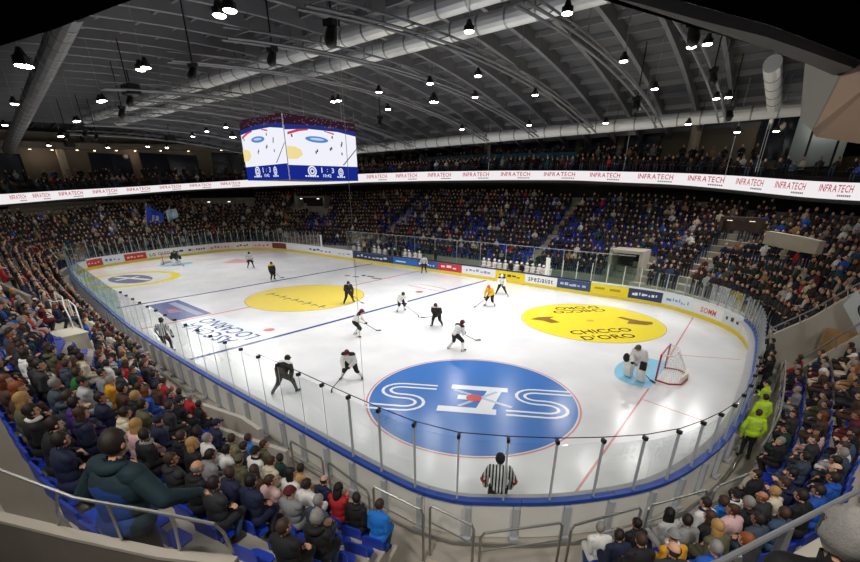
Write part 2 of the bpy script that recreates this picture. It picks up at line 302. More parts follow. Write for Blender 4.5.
# ------------------------------------------------------------------ dasher boards and glass
BT = .1; BH = 1.1
def strip(mb, I, d0, d1, z0, z1, mi=0):
    n = len(I); vs = []
    for i in I: a, b2 = pos(i, d0), pos(i, d1); vs += [(*a, z0), (*a, z1), (*b2, z1), (*b2, z0)]
    fs = []
    for j in range(n - 1):
        for k in range(4): k2 = (k + 1) % 4; fs.append((4 * j + k, 4 * j + k2, 4 * j + 4 + k2, 4 * j + 4 + k))
    fs += [(0, 1, 2, 3), (4 * n - 1, 4 * n - 2, 4 * n - 3, 4 * n - 4)]
    return mb.add(vs, fs, mi)
def seg_idx(a, b, st=4):
    f0 = a - int(a); f1 = b - int(b); I = rng_idx(int(a), int(b)); J2 = I[::st]
    if J2[-1] != I[-1]: J2.append(I[-1])
    return [J2[0] + .06 + f0] + [q for q in J2[1:-1] if q > J2[0] + f0] + [J2[-1] - .06 + f1]
RAILW = mat('rail_white', 'e4e6ea', .4); RAILN = mat('rail_navy', '232d55', .4); GREYL = mat('light_grey', 'b5b6b8', .5)
ALL = np.arange(NP); PX, DEP = proj(np.c_[PP, np.full(NP, .65)])
i_l, i_r = idx(-28.6, -7.6), idx(29.2, 1.0)
far = np.array(rng_idx(i_l, i_r)); fu = np.maximum.accumulate(PX[far % NP, 0])
def i_of_u(u): return int(round(np.interp(u, fu, far)))
def board(label, i0, i1, near, ad='ecebe6', adname='white', words=None, wcol='20242c', kick=YEL, rail=RAILW, marks=0, group=None):
    c = pos((i0 + i1) // 2, BT / 2); r = empty('dasher_board', (*c, 0), label, 'rink board', group); I = seg_idx(i0, i1); off = (-c[0], -c[1], 0)
    def mk(n, mb, m): o = mb.build(n, m, r); o.data.transform(Matrix.Translation(off)); return o
    mk('panel', strip(MB(), I, 0, BT * .9, .01, BH - .08), WHITE); mk('kickplate', strip(MB(), I, -.015, -.001, .01, .24), kick)
    if near: mk('top_rail', strip(MB(), I, -.04, BT + .04, BH - .08, BH + .02), BLUE); mk('ledge', strip(MB(), I, -.30, -.041, BH - .12, BH - .09), GREYL)
    if near:
        for t in (.02, .5):
            q = i0 + (i1 - i0) * t + .6; n_ = NN[int(q) % NP]; a_ = math.atan2(n_[1], n_[0]); mk('brace_post', MB().box((*pos(q, BT + .06), .5), (.11, .13, .96), a_).box((*pos(q, BT + .12), .06), (.14, .2, .1), a_), GREYP)
    else: mk('top_rail', strip(MB(), I, -.03, BT + .03, BH - .08, BH + .03), rail)
    if not near or ad != 'ecebe6':
        a = mk('advert', strip(MB(), I, -.012, -.001, .26, BH - .1), mat('ad_' + adname, ad, .45))
        if words or marks:
            mb = MB(); wm = mat('ad_ink_' + wcol, wcol, .5)
            P = [pos(int(i0 + (i1 - i0) * t), -.02) for t in (.08, .92)]; ex = P[1] - P[0]
            if words:
                n = len(words); s0, s1 = (.12, .88) if n > 5 else (.25, .75)
                for ch_k, chh in enumerate(words):
                    if chh == ' ': continue
                    c0, c1 = cells(words)[ch_k]; t0 = s0 + (s1 - s0) * c0; t1 = s0 + (s1 - s0) * c1
                    a0, a1 = pos(i0 + (i1 - i0) * t0, -.02), pos(i0 + (i1 - i0) * t1, -.02)
                    text_on(mb, chh, (*a0, .44), (*a1, .44), .34, (0, 0, 1))
            else:
                for q in range(marks):
                    t0 = .12 + .76 * q / marks; t1 = t0 + .76 / marks * random.uniform(.45, .8); a0, a1 = pos(round(i0 + (i1 - i0) * t0), -.02), pos(round(i0 + (i1 - i0) * t1), -.02); z0 = .5 + .1 * random.random(); z1 = z0 + random.uniform(.1, .25)
                    mb.add([(*a0, z0), (*a1, z0), (*a1, z1), (*a0, z1)], [(0, 1, 2, 3)])
            mk('lettering', mb, wm)
    return r
ADS = [(75, 84, 'ecebe6', 'white', None, 1, 'narrow white'), (84, 102.5, 'c8382e', 'red', None, 4, 'red advertising'), (102.5, 124, 'e6ebf4', 'pale', None, 4, 'white and pale blue advertising'), (124, 146, 'd0392c', 'scarlet', None, 5, 'scarlet advertising'),
       (146, 173, 'efece2', 'cream', 'LG OLED', 0, 'cream black-lettered'), (173, 186, 'eceef4', 'ice', None, 2, 'plain white'), (186, 208, 'eeeae0', 'cream2', None, 7, 'cream board with dark letters'), (208, 234, 'f0dcd4', 'pinkish', None, 6, 'pinkish'), (234, 252, 'efe8e2', 'offwhite', None, 4, 'off-white board with brown letters'),
       (252, 272, 'f1d9d6', 'rose', None, 4, 'pale rose'), (272, 286, '7c3434', 'maroon', None, 0, 'maroon'), (286, 306, 'e9e9f2', 'lilac', None, 0, 'plain pale lilac'), (306, 337, 'e6e8f2', 'white2', None, 6, 'white board with blue letters'), (337, 353, 'e3e8f2', 'white3', None, 3, 'white board left of the team bench'),
       (353, 393, '233763', 'navy', None, 8, 'long navy'), (393, 417, '1f6ec0', 'bright_blue', None, 1, 'bright blue'), (417, 438, '3d5c9c', 'mid_blue', None, 6, 'mid blue'), (438, 462, 'c8323c', 'crimson', None, 3, 'crimson'), (462, 496, 'eceaf0', 'white4', None, 7, 'white board right of the crimson one'),
       (496, 525, 'ecd21c', 'yellow', None, 5, 'yellow board with dark letters'), (525, 557, 'f1f1ee', 'white5', 'spezialist', 0, 'white board reading spezialist'), (557, 591, '35496e', 'slate', None, 6, 'slate navy'), (591, 628, 'efd71e', 'yellow2', None, 2, 'plain yellow'), (628, 662, '263562', 'navy2', None, 8, 'navy board with a white strip'),
       (662, 694, 'e4ecf4', 'white6', None, 8, 'white board with pale blue letters'), (694, 723, 'f0eeee', 'white7', 'SOMM', 0, 'white red-lettered'), (723, 742, 'd9dcdf', 'grey', None, 3, 'light grey')]
inkmap = {'red': 'f4d6cf', 'pale': '5d7fb8', 'scarlet': 'f2d2c8', 'navy': 'dfe4f0', 'bright_blue': 'e8f2fa', 'mid_blue': 'e6ecf6', 'crimson': 'f3e6e6', 'slate': 'b9c4dc', 'navy2': 'e8eaf2', 'white2': '38508c', 'white3': '7c8dba', 'white6': '7f9cc4', 'white7': 'c84a4a', 'pinkish': 'c66a62', 'rose': 'c46a6a', 'offwhite': '7a4a3a', 'yellow2': 'b09a20', 'yellow': '5a4c10', 'white4': '8c90b0'}
for k, (u0, u1, hx, nm, wd_, mk_, desc) in enumerate(ADS):
    rail = RAILN if u0 > 350 and u0 < 560 else RAILW
    desc2 = desc if 'board' in desc else desc + ' board'
    where = 'behind the far goal' if u0 < 250 else 'in the far left corner' if u0 < 290 else 'in front of the far benches' if u0 < 560 else 'along the far side' if u0 < 690 else 'in the far right corner'
    board(f'{desc2}, yellow kickplate, {where}', i_of_u(u0), i_of_u(u1), False, hx, nm, wd_, inkmap.get(nm, '2a2c34'), rail=rail, marks=mk_)
i_e = i_of_u(742); n_near = 34; near_I = np.linspace(i_e, i_l + NP, n_near + 1)
for k in range(n_near):
    a, b2 = near_I[k], near_I[k + 1]; board('white board section with blue top rail on the camera side of the rink', int(a), int(b2), True, group='white boards on the camera side')
GL_N, GL_T, GL_F = glass('glass_clear', (.965, .98, .975)), glass('glass_teal', (.80, .90, .88), .10), glass('glass_far', (.86, .92, .90), .09)
def pane(i0, i1, d, z0, z1, gm, label, group, post=True, pm=GREYP, pr=.028, cap=True, frame=False):
    I = seg_idx(i0 + .45, i1 - .45, 5); c = pos(i0, d); off = Matrix.Translation((-c[0], -c[1], -z0)); r = empty('glass_shield', (*c, z0), label, 'safety glass', group)
    o = strip(MB(), I, d - .008, d + .008, z0, z1).build('pane', gm, r); o.data.transform(off)
    if post:
        n = NN[int(i0) % NP]; a = math.atan2(n[1], n[0]); p = MB().box((0, 0, (z1 - z0) / 2), (pr * 2.2, pr * 1.6, z1 - z0), a).build('post', pm, r)
        if cap: MB().box((0, 0, 0), (.12, .07, .09), a).build('post_cap', BLACK, p, loc=(0, 0, z1 - z0 + .03))
    if frame: o = strip(MB(), I, d - .02, d + .02, z1, z1 + .05).build('top_edge', pm, r); o.data.transform(off)
    return r
ga, gb = idx(29.2, -1.5), idx(1.5, -13.5) + NP   # clear panes, camera side
step_i = 1.06 / (LT / NP); n = int((gb - ga) / step_i); T = np.linspace(ga, gb, n + 1)
hz = lambda i: float(np.interp(proj([(*pos(i, 0), 1.1)])[0][0, 0], [300, 420, 580, 680, 740], [2.95, 2.85, 2.66, 2.45, 2.1]))
for k in range(n):
    z1 = hz(T[k]); slim = proj([(*pos(T[k], 0), 2)])[0][0, 0] < 330; pane(T[k], T[k + 1], .05, BH + .02, z1, GL_N, 'clear glass pane with grey post on the blue-railed boards nearest the camera', 'clear glass panes on the camera side', pr=.008 if slim else .026)
cab = [(*pos(i, .05), hz(i) + .13) for i in T[:int(n * .62)]]
tag(MB().tube(cab, .012, 5).build('guard_cable', BLACK), 'black cable running along the caps of the near glass posts', 'cable')
tl0, tl1 = idx(1.5, -13.5), idx(-29, -7); T = np.linspace(tl0, tl1, 15)
for k in range(14): pane(T[k], T[k + 1], .05, BH + .02, 2.9, GL_T, 'tall teal-tinted glass pane on the boards at the left of the rink', 'teal glass panes', pr=.02, cap=False)
T = np.linspace(tl1, i_of_u(323), 41)
for k in range(40): pane(T[k], T[k + 1], .05, BH + .03, 2.75, GL_F, 'glass pane with pale post behind the far goal', 'glass panes behind the far goal', pm=ALU, pr=.03, cap=False)
T = np.linspace(i_of_u(547), i_of_u(655), 8)
for k in range(7): pane(T[k], T[k + 1], .05, BH + .03, 2.55, GL_F, 'wide glass pane on the far boards right of the benches', 'glass panes right of the benches', pm=WHITE, pr=.05 if k == 0 else .02, cap=False)
T = np.linspace(i_of_u(655), ga, 27)
for k in range(26): pane(T[k], T[k + 1], .05, BH + .03, 2.35, GL_F, 'glass pane with pale post in the far right corner', 'glass panes in the far right corner', pm=ALU, pr=.03, cap=False)
for u in (323, 547): c = pos(i_of_u(u) + (-2 if u < 400 else -2), .05); tag(MB().box((0, 0, .7), (.22, .14, 1.4)).box((0, 0, 1.42), (.26, .18, .06)).build('bench_post', WHITE, loc=(*c, BH + .04)), 'white post at the %s end of the bench opening' % ('left' if u < 400 else 'right'), 'post')
T = np.linspace(i_of_u(332), i_of_u(618), 13)
for k in range(12): pane(T[k], T[k + 1], 2.55, .0, 3.0, GL_F, 'tall glass pane of the long screen behind the team benches', 'glass screen behind the benches', pm=ALU, pr=.02, cap=False, frame=True)
# kerb pipe along the near boards and handrails
I = seg_idx(ga + 40, gb - 60, 10)
tag(MB().tube([(*pos(i, .45), .12) for i in I], .05, 6).build('floor_pipe', STEEL), 'long steel pipe along the foot of the near boards', 'pipe')
for q, lab in ((((327.6, 461), (368.6, 491)), 'tubular steel handrail beside the seats left of the near aisle'), (((373, 485.5), (423, 510)), 'tubular steel handrail in front of the two front seat rows'), (((430, 504.5), (474, 525.5)), 'tubular steel handrail at the foot of the near aisle'), (((481, 533), (563, 521.7)), 'tubular steel handrail before the seats right of the aisle'), (((572, 525), (642, 506)), 'second steel handrail right of the aisle'), (((650, 505), (708, 489)), 'third steel handrail right of the aisle'), (((716, 487), (757, 470)), 'steel handrail beside the man in bright blue'), (((290, 440), (322, 458)), 'short steel handrail by the near boards left of the aisle')):
    a, b2 = at(*q[0], 1.5), at(*q[1], 1.5); zb = .0
    pts = [(*a[:2], zb), (*a[:2], 1.38), (*(a + (b2 - a) * .04)[:2], 1.48), (*(b2 - (b2 - a) * .04)[:2], 1.48), (*b2[:2], 1.38), (*b2[:2], zb)]; pts = [Vector(p) - Vector((*a[:2], 0)) for p in pts]
    r = tag(MB().tube(pts, .03, 8).build('handrail', STEEL, loc=(*a[:2], 0)), lab, 'handrail'); MB().tube([(0, 0, 1.0), Vector((*(b2 - a)[:2], 1.0))], .02, 6).build('mid_bar', STEEL, r)
I = seg_idx(idx(29.1, 1), idx(28.75, -7.2), 6); a = pos(I[0], .75)
r = empty('guard_rail', (*pos(I[0], .8), 0), 'long steel guard rail along the walkway behind the near goal', 'rail'); o = pos(I[0], .8)
for z, n_ in ((1.45, 'top_bar'), (.9, 'mid_bar')): MB().tube([(*(pos(i, .96) - o), z) for i in I], .03, 6).build(n_, STEEL, r)
for i in I[::4]: MB().tube([(*(pos(i, .96) - o), 0), (*(pos(i, .96) - o), 1.45)], .025, 6).build('post', STEEL, r)
# ------------------------------------------------------------------ ribbon display and upper tier
OUTER = {}
def hit_wall(u, v, d):
    D = ray(u, v); ts = np.linspace(5, 110, 2100); P = CAM[None, :2] + ts[:, None] * D[None, :2]
    j = np.argmin(((P[:, None, :] - PP[None, ::8]) ** 2).sum(2), 1) * 8; dd = ((P - PP[j]) * NN[j]).sum(1); k = np.where((dd[:-1] < d) & (dd[1:] >= d))[0]
    k = k[-1] if len(k) else len(ts) - 1; return CAM + D * ts[k], int(j[k])
RB = [(0, 195.3, 205.5), (60, 191, 199.8), (140, 186.3, 193), (190, 183, 189.3), (240, 180, 187), (300, 177, 185), (360, 174, 182.3), (430, 171.6, 180.7), (500, 170.8, 180), (575, 170.6, 180), (625, 171.6, 182.3), (668, 173, 184.3), (715, 175.7, 189), (762, 178.2, 193.6), (810, 181, 197.2), (860, 184, 201.6)]
DR = 8.5; rp = []
for u, vt, vb in RB:
    a, i = hit_wall(u, vb, DR); b2 = ray(u, vt); t = np.linalg.norm(a[:2] - CAM[:2]) / np.linalg.norm(b2[:2]); rp.append((i, a[2], CAM[2] + b2[2] * t))
ri = np.array([r[0] for r in rp]); zb_, zt_ = np.array([r[1] for r in rp]), np.array([r[2] for r in rp])
RI = list(range(ri[0] - 120, ri[-1] + 110, 6)); ZB = np.interp(RI, ri, zb_); ZT = np.interp(RI, ri, zt_)
def sm(a):
    for _ in range(6): a = np.r_[a[0], (a[:-2] + a[1:-1] * 2 + a[2:]) / 4, a[-1]]
    return a
ZB, ZT = sm(ZB), sm(ZT)
def loft(mb, sec, mi=0, closed=True):
    m = len(sec[0]); vs = [q for s_ in sec for q in s_]; fs = []
    for j in range(len(sec) - 1):
        for k in range(m if closed else m - 1): k2 = (k + 1) % m; fs.append((j * m + k, j * m + k2, (j + 1) * m + k2, (j + 1) * m + k))
    if closed: fs += [tuple(range(m)), tuple(range(len(sec) * m - 1, (len(sec) - 1) * m - 1, -1))]
    return mb.add(vs, fs, mi)
led = loft(MB(), [[(*pos(i, DR - .12), zb), (*pos(i, DR - .12), zt), (*pos(i, DR), zt), (*pos(i, DR), zb)] for i, zb, zt in zip(RI, ZB, ZT)]).build('ribbon_display', emit('led_white', 'f6f1f3', .95))
tag(led, 'long white ribbon display with red lettering running round the balcony front', 'display')
RU, _ = proj([(*pos(i, DR - .12), z) for i, z in zip(RI, (ZB + ZT) / 2)])
LR = emit('led_red', 'd23a52', .75); LGR = emit('led_grey', '8a8790', .6)
def rib_pt(u, f, d=DR - .14): i = np.interp(u, RU[:, 0], RI); return np.array([*pos(i, d), np.interp(i, RI, ZB) * (1 - f) + np.interp(i, RI, ZT) * f])
for u0, u1 in ((10, 26), (33, 50), (59, 83), (93, 117), (127, 150), (160, 181), (190, 211), (221, 240), (367, 387), (396, 417), (428, 451), (463, 489), (501, 530), (544, 575), (590, 620), (638, 673), (688, 724), (736, 763), (775, 805), (819, 853)):
    mb = MB()
    for k, chh in enumerate('INFRATECH'):
        c0, c1 = cells('INFRATECH')[k]; a, b2 = u0 + (u1 - u0) * c0, u0 + (u1 - u0) * c1; p0, p1 = rib_pt(a, .42), rib_pt(b2, .42); h = np.linalg.norm(rib_pt(a, .85) - p0); text_on(mb, chh, p0, p1, h, (0, 0, 1))
    mb.build('lettering', LR, led); mb = MB()
    for k in range(7):
        a, b2 = u1 - (u1 - u0) * (.42 - .06 * k), u1 - (u1 - u0) * (.42 - .06 * k - .045)
        mb.add([rib_pt(a, .17), rib_pt(b2, .17), rib_pt(b2, .28), rib_pt(a, .28)], [(0, 1, 2, 3)])
    mb.build('small_lettering', LGR, led)
# balcony slab, back wall, windows
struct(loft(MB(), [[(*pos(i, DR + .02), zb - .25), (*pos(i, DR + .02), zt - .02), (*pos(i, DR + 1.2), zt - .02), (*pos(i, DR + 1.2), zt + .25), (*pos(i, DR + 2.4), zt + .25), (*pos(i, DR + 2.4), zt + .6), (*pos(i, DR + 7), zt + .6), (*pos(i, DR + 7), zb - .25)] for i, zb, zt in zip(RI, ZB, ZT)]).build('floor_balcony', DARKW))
DW = DR + 6.6
struct(loft(MB(), [[(*pos(i, DW), zt + .5), (*pos(i, DW), zt + 6.5), (*pos(i, DW + .3), zt + 6.5), (*pos(i, DW + .3), zt + .5)] for i, zt in zip(RI, ZT)]).build('wall_balcony', BEIGE))
struct(loft(MB(), [[(*pos(i, DW - 1.6), zt + 4.6), (*pos(i, DW - 1.6), zt + 5.3), (*pos(i, DW), zt + 5.3), (*pos(i, DW), zt + 4.6)] for i, zt in zip(RI, ZT)]).build('ceiling_soffit', BEIGE))
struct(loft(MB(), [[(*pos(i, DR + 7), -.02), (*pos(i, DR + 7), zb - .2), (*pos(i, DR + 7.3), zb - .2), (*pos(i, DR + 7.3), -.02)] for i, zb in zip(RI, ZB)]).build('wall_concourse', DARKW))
WING = mat('window_dark', '1a2230', .15, spec=.6)
zt_at = lambda i: float(np.interp(i, RI, ZT))
k = 0; WI = np.arange(RI[0] + 10, RI[-1] - 20, 42)
for j, i in enumerate(WI):
    if j % 5 == 4: continue
    I = [i, i + 9, i + 18, i + 27, i + 34]; z = zt_at(i); k += 1
    w = loft(MB(), [[(*pos(q, DW - .06), z + 1.2), (*pos(q, DW - .06), z + 4.3), (*pos(q, DW - .01), z + 4.3), (*pos(q, DW - .01), z + 1.2)] for q in I]).build('window_%d' % k, WING); struct(w)
    mb = MB()
    for q in I[::2]: mb.box((*pos(q, DW - .09), z + 2.75), (.1, .1, 3.1))
    mb.build('window_frame', BLACK, w)
for j, i in enumerate(WI):
    if j % 5 == 4:
        c = pos(i + 17, DW - .9); z = zt_at(i); struct(MB().prism([(c[0] + .45 * math.cos(a), c[1] + .45 * math.sin(a)) for a in np.linspace(0, 6.28, 13)[:-1]], z + .6, z + 4.7).build('column', mat('column_paint', 'd5c8b0', .7, noise=.05)))
DL = emit('lamp_warm', 'ffe2b8', 9.)
for j, i in enumerate(np.arange(RI[0] + 20, RI[-1] - 20, 17)):
    c = pos(i, DW - .8 - .7 * (j % 2)); r = tag(MB().tube([(0, 0, .0), (0, 0, .12)], .16, 10).build('ceiling_downlight', WHITE, loc=(*c, zt_at(i) + 4.47)), 'small round warm downlight in the soffit above the balcony', 'lamp', 'downlights above the balcony')
    MB().tube([(0, 0, -.03), (0, 0, -.005)], .13, 10).build('lamp_lens', DL, r)
for i in np.arange(RI[0] + 30, RI[-1] - 20, 75):
    l = bpy.data.lights.new('downlight', 'POINT'); l.energy = 12; l.color = (1, .82, .62); l.shadow_soft_size = .3; o = bpy.data.objects.new('downlight', l); COL.objects.link(o); o.location = (*pos(i, DW - 1.4), zt_at(i) + 3.9)
i0, i1 = [int(np.interp(u, RU[:, 0], RI)) for u in (414, 566)]
I = list(range(i0, i1, 8)); tag(loft(MB(), [[(*pos(i, DR + 2.2), zt_at(i) + .5), (*pos(i, DR + 2.2), zt_at(i) + 1.75), (*pos(i, DR + 2.3), zt_at(i) + 1.75), (*pos(i, DR + 2.3), zt_at(i) + .5)] for i in I]).build('balcony_banner', mat('teal_cloth', '1f5a6e', .7, noise=.1)), 'long teal banner along the far balcony', 'banner')
i0, i1 = GB0, GB1 = [hit_wall(u, 172, DR + 3)[1] for u in (776, 846)]
r = empty('glass_box', (*pos((i0 + i1) // 2, DR + 4), zt_at(i0)), 'glazed private box with black frame on the balcony at the right', 'private box'); cc = pos((i0 + i1) // 2, DR + 4); z = zt_at(i0)
A = [pos(i0, DR + 3) - cc, pos((i0 + i1) // 2, DR + 3) - cc, pos(i1, DR + 3) - cc]
mb = MB()
for q in A: mb.box((*q, 2.3), (.14, .14, 3.6))
for zz in (.6, 4.1): mb.tube([(*A[0], zz), (*A[1], zz), (*A[2], zz)], .08, 6)
mb.build('frame', BLACK, r); mb = MB()
for a, b2 in ((A[0], A[1]), (A[1], A[2])): mb.add([(*a, .6), (*b2, .6), (*b2, 4.1), (*a, 4.1)], [(0, 1, 2, 3)])
mb.build('pane', glass('glass_box', (.8, .85, .85), .1), r); B2 = [q * 1.0 + (NN[i0 % NP] * 1.6) for q in A]; mb = MB()
for a, b2 in ((B2[0], B2[1]), (B2[1], B2[2])): mb.add([(*a, .6), (*b2, .6), (*b2, 4.1), (*a, 4.1)], [(0, 1, 2, 3)])
mb.build('back_panel', mat('box_panel', 'a9aaa4', .7), r)
l = bpy.data.lights.new('box_light', 'POINT'); l.energy = 60; l.shadow_soft_size = .4; o = bpy.data.objects.new('box_light', l); COL.objects.link(o); o.location = (*(cc + A[1] * .5 - NN[i0 % NP] * .0), z + 3.6)
# ------------------------------------------------------------------ roof
def zroof(x, y): return 17.6 - 4.2 * ((y - 1) / 27.0) ** 2 - (.0016 * (x + 8) ** 2 if x < -8 else 0)
xs = np.linspace(-52, 46, 50); ys = np.linspace(-34, 40, 75); mb = MB()
vs = [(x, y, zroof(x, y)) for x in xs for y in ys]; n = len(ys)
mb.add(vs, [(a * n + c, a * n + c + 1, (a + 1) * n + c + 1, (a + 1) * n + c) for a in range(len(xs) - 1) for c in range(n - 1)]); struct(mb.build('ceiling_roof', ROOFM))
yy = np.linspace(-32, 36, 46)
for k in range(28):
    x = 28.25 - 2.55 * k; sec = []
    for y in yy: z = zroof(x, y); sec.append([(x - .13, y, z - .02), (x + .13, y, z - .02), (x + .13, y, z - .75), (x - .13, y, z - .75)])
    struct(loft(MB(), sec).build('ceiling_beam', RIBM))
for y in np.arange(-30, 35, 2.1):
    sec = [[(x, y - .07, zroof(x, y) - .02), (x, y + .07, zroof(x, y) - .02), (x, y + .07, zroof(x, y) - .34), (x, y - .07, zroof(x, y) - .34)] for x in np.linspace(-46, 42, 30)]; struct(loft(MB(), sec).build('ceiling_beam', RIBM))
def duct(a, b2, r, label, name='air_duct', m=ALU):
    a, b2 = Vector(a), Vector(b2); D = b2 - a; L = D.length; n = max(2, int(L / 1.5)); t = empty(name, a, label, 'duct'); q = [D * (k / n) for k in range(n + 1)]
    mb = MB().tube(q, r, 14)
    for k in range(1, n): mb.tube([q[k] - D.normalized() * .05, q[k] + D.normalized() * .05], r * 1.05, 14, 1)
    mb.build('pipe', [m, STEEL], t); mb = MB()
    for k in range(1, n, 4): mb.tube([q[k] + Vector((0, 0, r)), q[k] + Vector((0, 0, r + .7))], .02, 4)
    mb.build('hanger', BLACK, t)
DUCTM = mat('duct_metal', 'eef0f2', .35, .1)
duct((-34, -2.4, 14.9), (24, -2.4, 15), .4, 'nearer of the two silver ducts under the middle of the roof', m=DUCTM); duct((-34, .7, 15.0), (24, .7, 15.1), .4, 'farther of the two silver ducts under the middle of the roof', m=DUCTM)
duct((-40, 19.8, 12.3), (29.5, 19.8, 12.75), .45, 'long silver duct along the far eaves', m=DUCTM); duct((26.2, 10, 13.6), (26.2, 18.9, 12.9), .4, 'silver duct at the right end of the roof', m=DUCTM)
A, B_ = onplane(72, 8, 1, -12), onplane(8, 150, 0, -40); duct(tuple(A), tuple(B_), .5, 'mottled grey, shade-toned duct on the left under the roof', m=mat('duct_shaded', '77787c', .5, .2, noise=.3, scale=1.2))  # mottled metal, with the shade on this duct put into its darker colour
LXS = [27.5, 23.5, 19.5, 14.5, 9.5, 4.4, -5, -8.5, -12.5, -18, -24, -30]; ZL = 14.4
for k, x in enumerate(LXS):
    o3 = ['last', 'first', 'second', 'third', 'fourth', 'fifth', 'sixth', 'seventh', 'eighth', 'ninth', 'tenth', 'eleventh'][k]
    zt = lambda y: zroof(x, y) - 3.65; t = empty('lighting_truss', (x, 0, 0), ('right-end lighting truss' if k == 0 else o3 + ' lighting truss from the right') + ' crossing under the roof', 'truss'); Y = np.linspace(-4 if k < 3 else -9.5 if k < 7 else -5.5, 8 if k == 0 else 18.6, 25)
    for s_ in (-.22, .22): MB().tube([(s_, y, zt(y)) for y in Y], .06, 5).build('chord', RIBM, t)
    MB().tube([(0, y, zt(y) + .38) for y in Y], .05, 5).build('chord', RIBM, t); mb = MB()
    for j in range(len(Y) - 1): mb.tube([(-.22 if j % 2 else .22, Y[j], zt(Y[j])), (0, Y[j + 1], zt(Y[j + 1]) + .38)], .025, 4)
    for y in Y[1::6]: mb.tube([(0, y, zt(y) + .38), (0, y, zroof(x, y) - .8)], .025, 4)
    mb.build('bracing', RIBM, t)
# lamps: (u, v, kind) where they hang below the roof
LENS = emit('lamp_white', 'fffaf0', 22.); LENSB = emit('lamp_bright', 'ffffff', 70.)
LAMPS = [(24.7, 67.6, 3), (143.6, 70, 2), (225, 15, 2), (15, 105, 1), (102, 102, 2), (77, 122, 2), (61, 137, 2), (233, 137.5, 3), (226, 128, 1), (207, 132, 1), (193, 137, 1), (108, 148, 1), (49, 146, 1), (5, 126, 1), (433.7, 103, 3), (469, 33, 1), (478, 77, 1), (475, 98, 1), (379, 93, 1), (430, 84.5, 1), (336, 102, 2), (388, 110, 1), (535, 96, 1), (529, 126, 1), (462, 130, 1), (699, 47, 2), (623.4, 62.5, 1), (654.5, 90, 1), (722, 99, 2), (737, 133, 1), (688, 125, 1), (605.5, 124, 1), (776, 132, 1), (567, 15, 1), (829.6, 115.6, 1), (148, 147, 1), (167, 148, 1)]
ordn = lambda k: ['first', 'second', 'third', 'fourth', 'fifth', 'sixth', 'seventh', 'eighth', 'ninth', 'tenth', 'eleventh', 'twelfth', 'thirteenth', 'fourteenth', 'fifteenth', 'sixteenth', 'seventeenth', 'eighteenth', 'nineteenth', 'twentieth'][k]
def under_roof(u, v, drop):
    D = ray(u, v)
    for t in np.arange(8, 90, .15):
        P = CAM + D * t
        if P[2] > zroof(P[0], P[1]) - drop: return P
    return P
for u, v, kd in LAMPS:
    P = under_roof(u, v, 4.1)
    if P[1] > 26 or P[0] < -38: P = onplane(u, v, 1, 25.5) if P[1] > 26 else onplane(u, v, 0, -37)
    nm = {1: 'single floodlight', 2: 'twin floodlight', 3: 'large bright floodlight'}[kd]
    r = empty('floodlight', tuple(P), f'{nm} hanging under the roof, lit', 'floodlight', f'{nm}s under the roof'); s_ = 1.0 if kd < 3 else 1.5
    up = zroof(P[0], P[1]) - P[2] - .85; MB().tube([(0, 0, .3 * s_), (0, 0, up)], .012, 5).build('hanger', STEEL, r)
    for dx in ((-.3, .3) if kd == 2 else (0,)):
        h = MB(); h.prism([(dx + .2 * s_ * math.cos(a), .2 * s_ * math.sin(a)) for a in np.linspace(0, 6.28, 11)[:-1]], .05, .22 * s_).tube([(dx, 0, .2 * s_), (dx, 0, .42 * s_)], [.16 * s_, .07], 8); h.build('housing', BLACK, r)
        MB().ell((dx, 0, .04), (.19 * s_, .19 * s_, .05), n=12, m=6).build('lamp_lens', LENSB if kd == 3 else LENS, r)
    l = bpy.data.lights.new('flood', 'AREA'); l.shape = 'DISK'; l.size = .5; l.energy = LAMP_W * (1.3 if kd > 1 else 1); l.spread = math.radians(132); l.color = (1, .985, .96)
    o = bpy.data.objects.new('flood', l); COL.objects.link(o); o.parent = r; o.location = (0, 0, -.12); tgt = Vector((P[0] * .75, P[1] * .6, 0)); o.rotation_euler = (tgt - Vector(P)).to_track_quat('-Z', 'Y').to_euler()
for k, (u, v, s_) in enumerate(((193.7, 71, .8), (131, 99, .8), (122.7, 111.5, .9), (273, 56, .8), (693, 32, 1.0), (712.6, 76, .8), (729, 113, .9), (678, 13, .6), (332, 32, 1), (636.6, 103, 1), (86, 133, .8), (68, 137, .7), (97, 136, .8), (380, 121, .8))):
    P = under_roof(u, v, 4.0); r = empty('stage_light', tuple(P), f'black moving stage light under the roof, {ordn(k)} of those listed from the middle', 'stage light', 'black stage lights'); r['label'] = 'unlit black moving stage light hanging under the roof'
    MB().box((0, 0, .25), (.5 * s_, .4 * s_, .22)).tube([(0, 0, .3), (0, 0, zroof(P[0], P[1]) - P[2] - .85)], .04, 5).build('yoke', BLACK, r)
    MB().cone((0, 0, .1), (.12, -.2, -.32 * s_), .2 * s_, .24 * s_, 10).build('lamp_head', BLACK, r)
for k, (u, v) in enumerate(((131, 90), (69, 144), (170, 138), (86, 139))):
    P = under_roof(u, v, 3.6); P[0] = max(P[0], -36); r = tag(MB().box((0, 0, 0), (1.1, .7, .55)).box((0, -.36, 0), (1.0, .04, .45)).box((0, 0, .6), (.06, .06, .9)).build('loudspeaker', BLACK, loc=tuple(P)), 'black loudspeaker box hung under the roof on the left', 'loudspeaker', 'black loudspeakers under the roof')
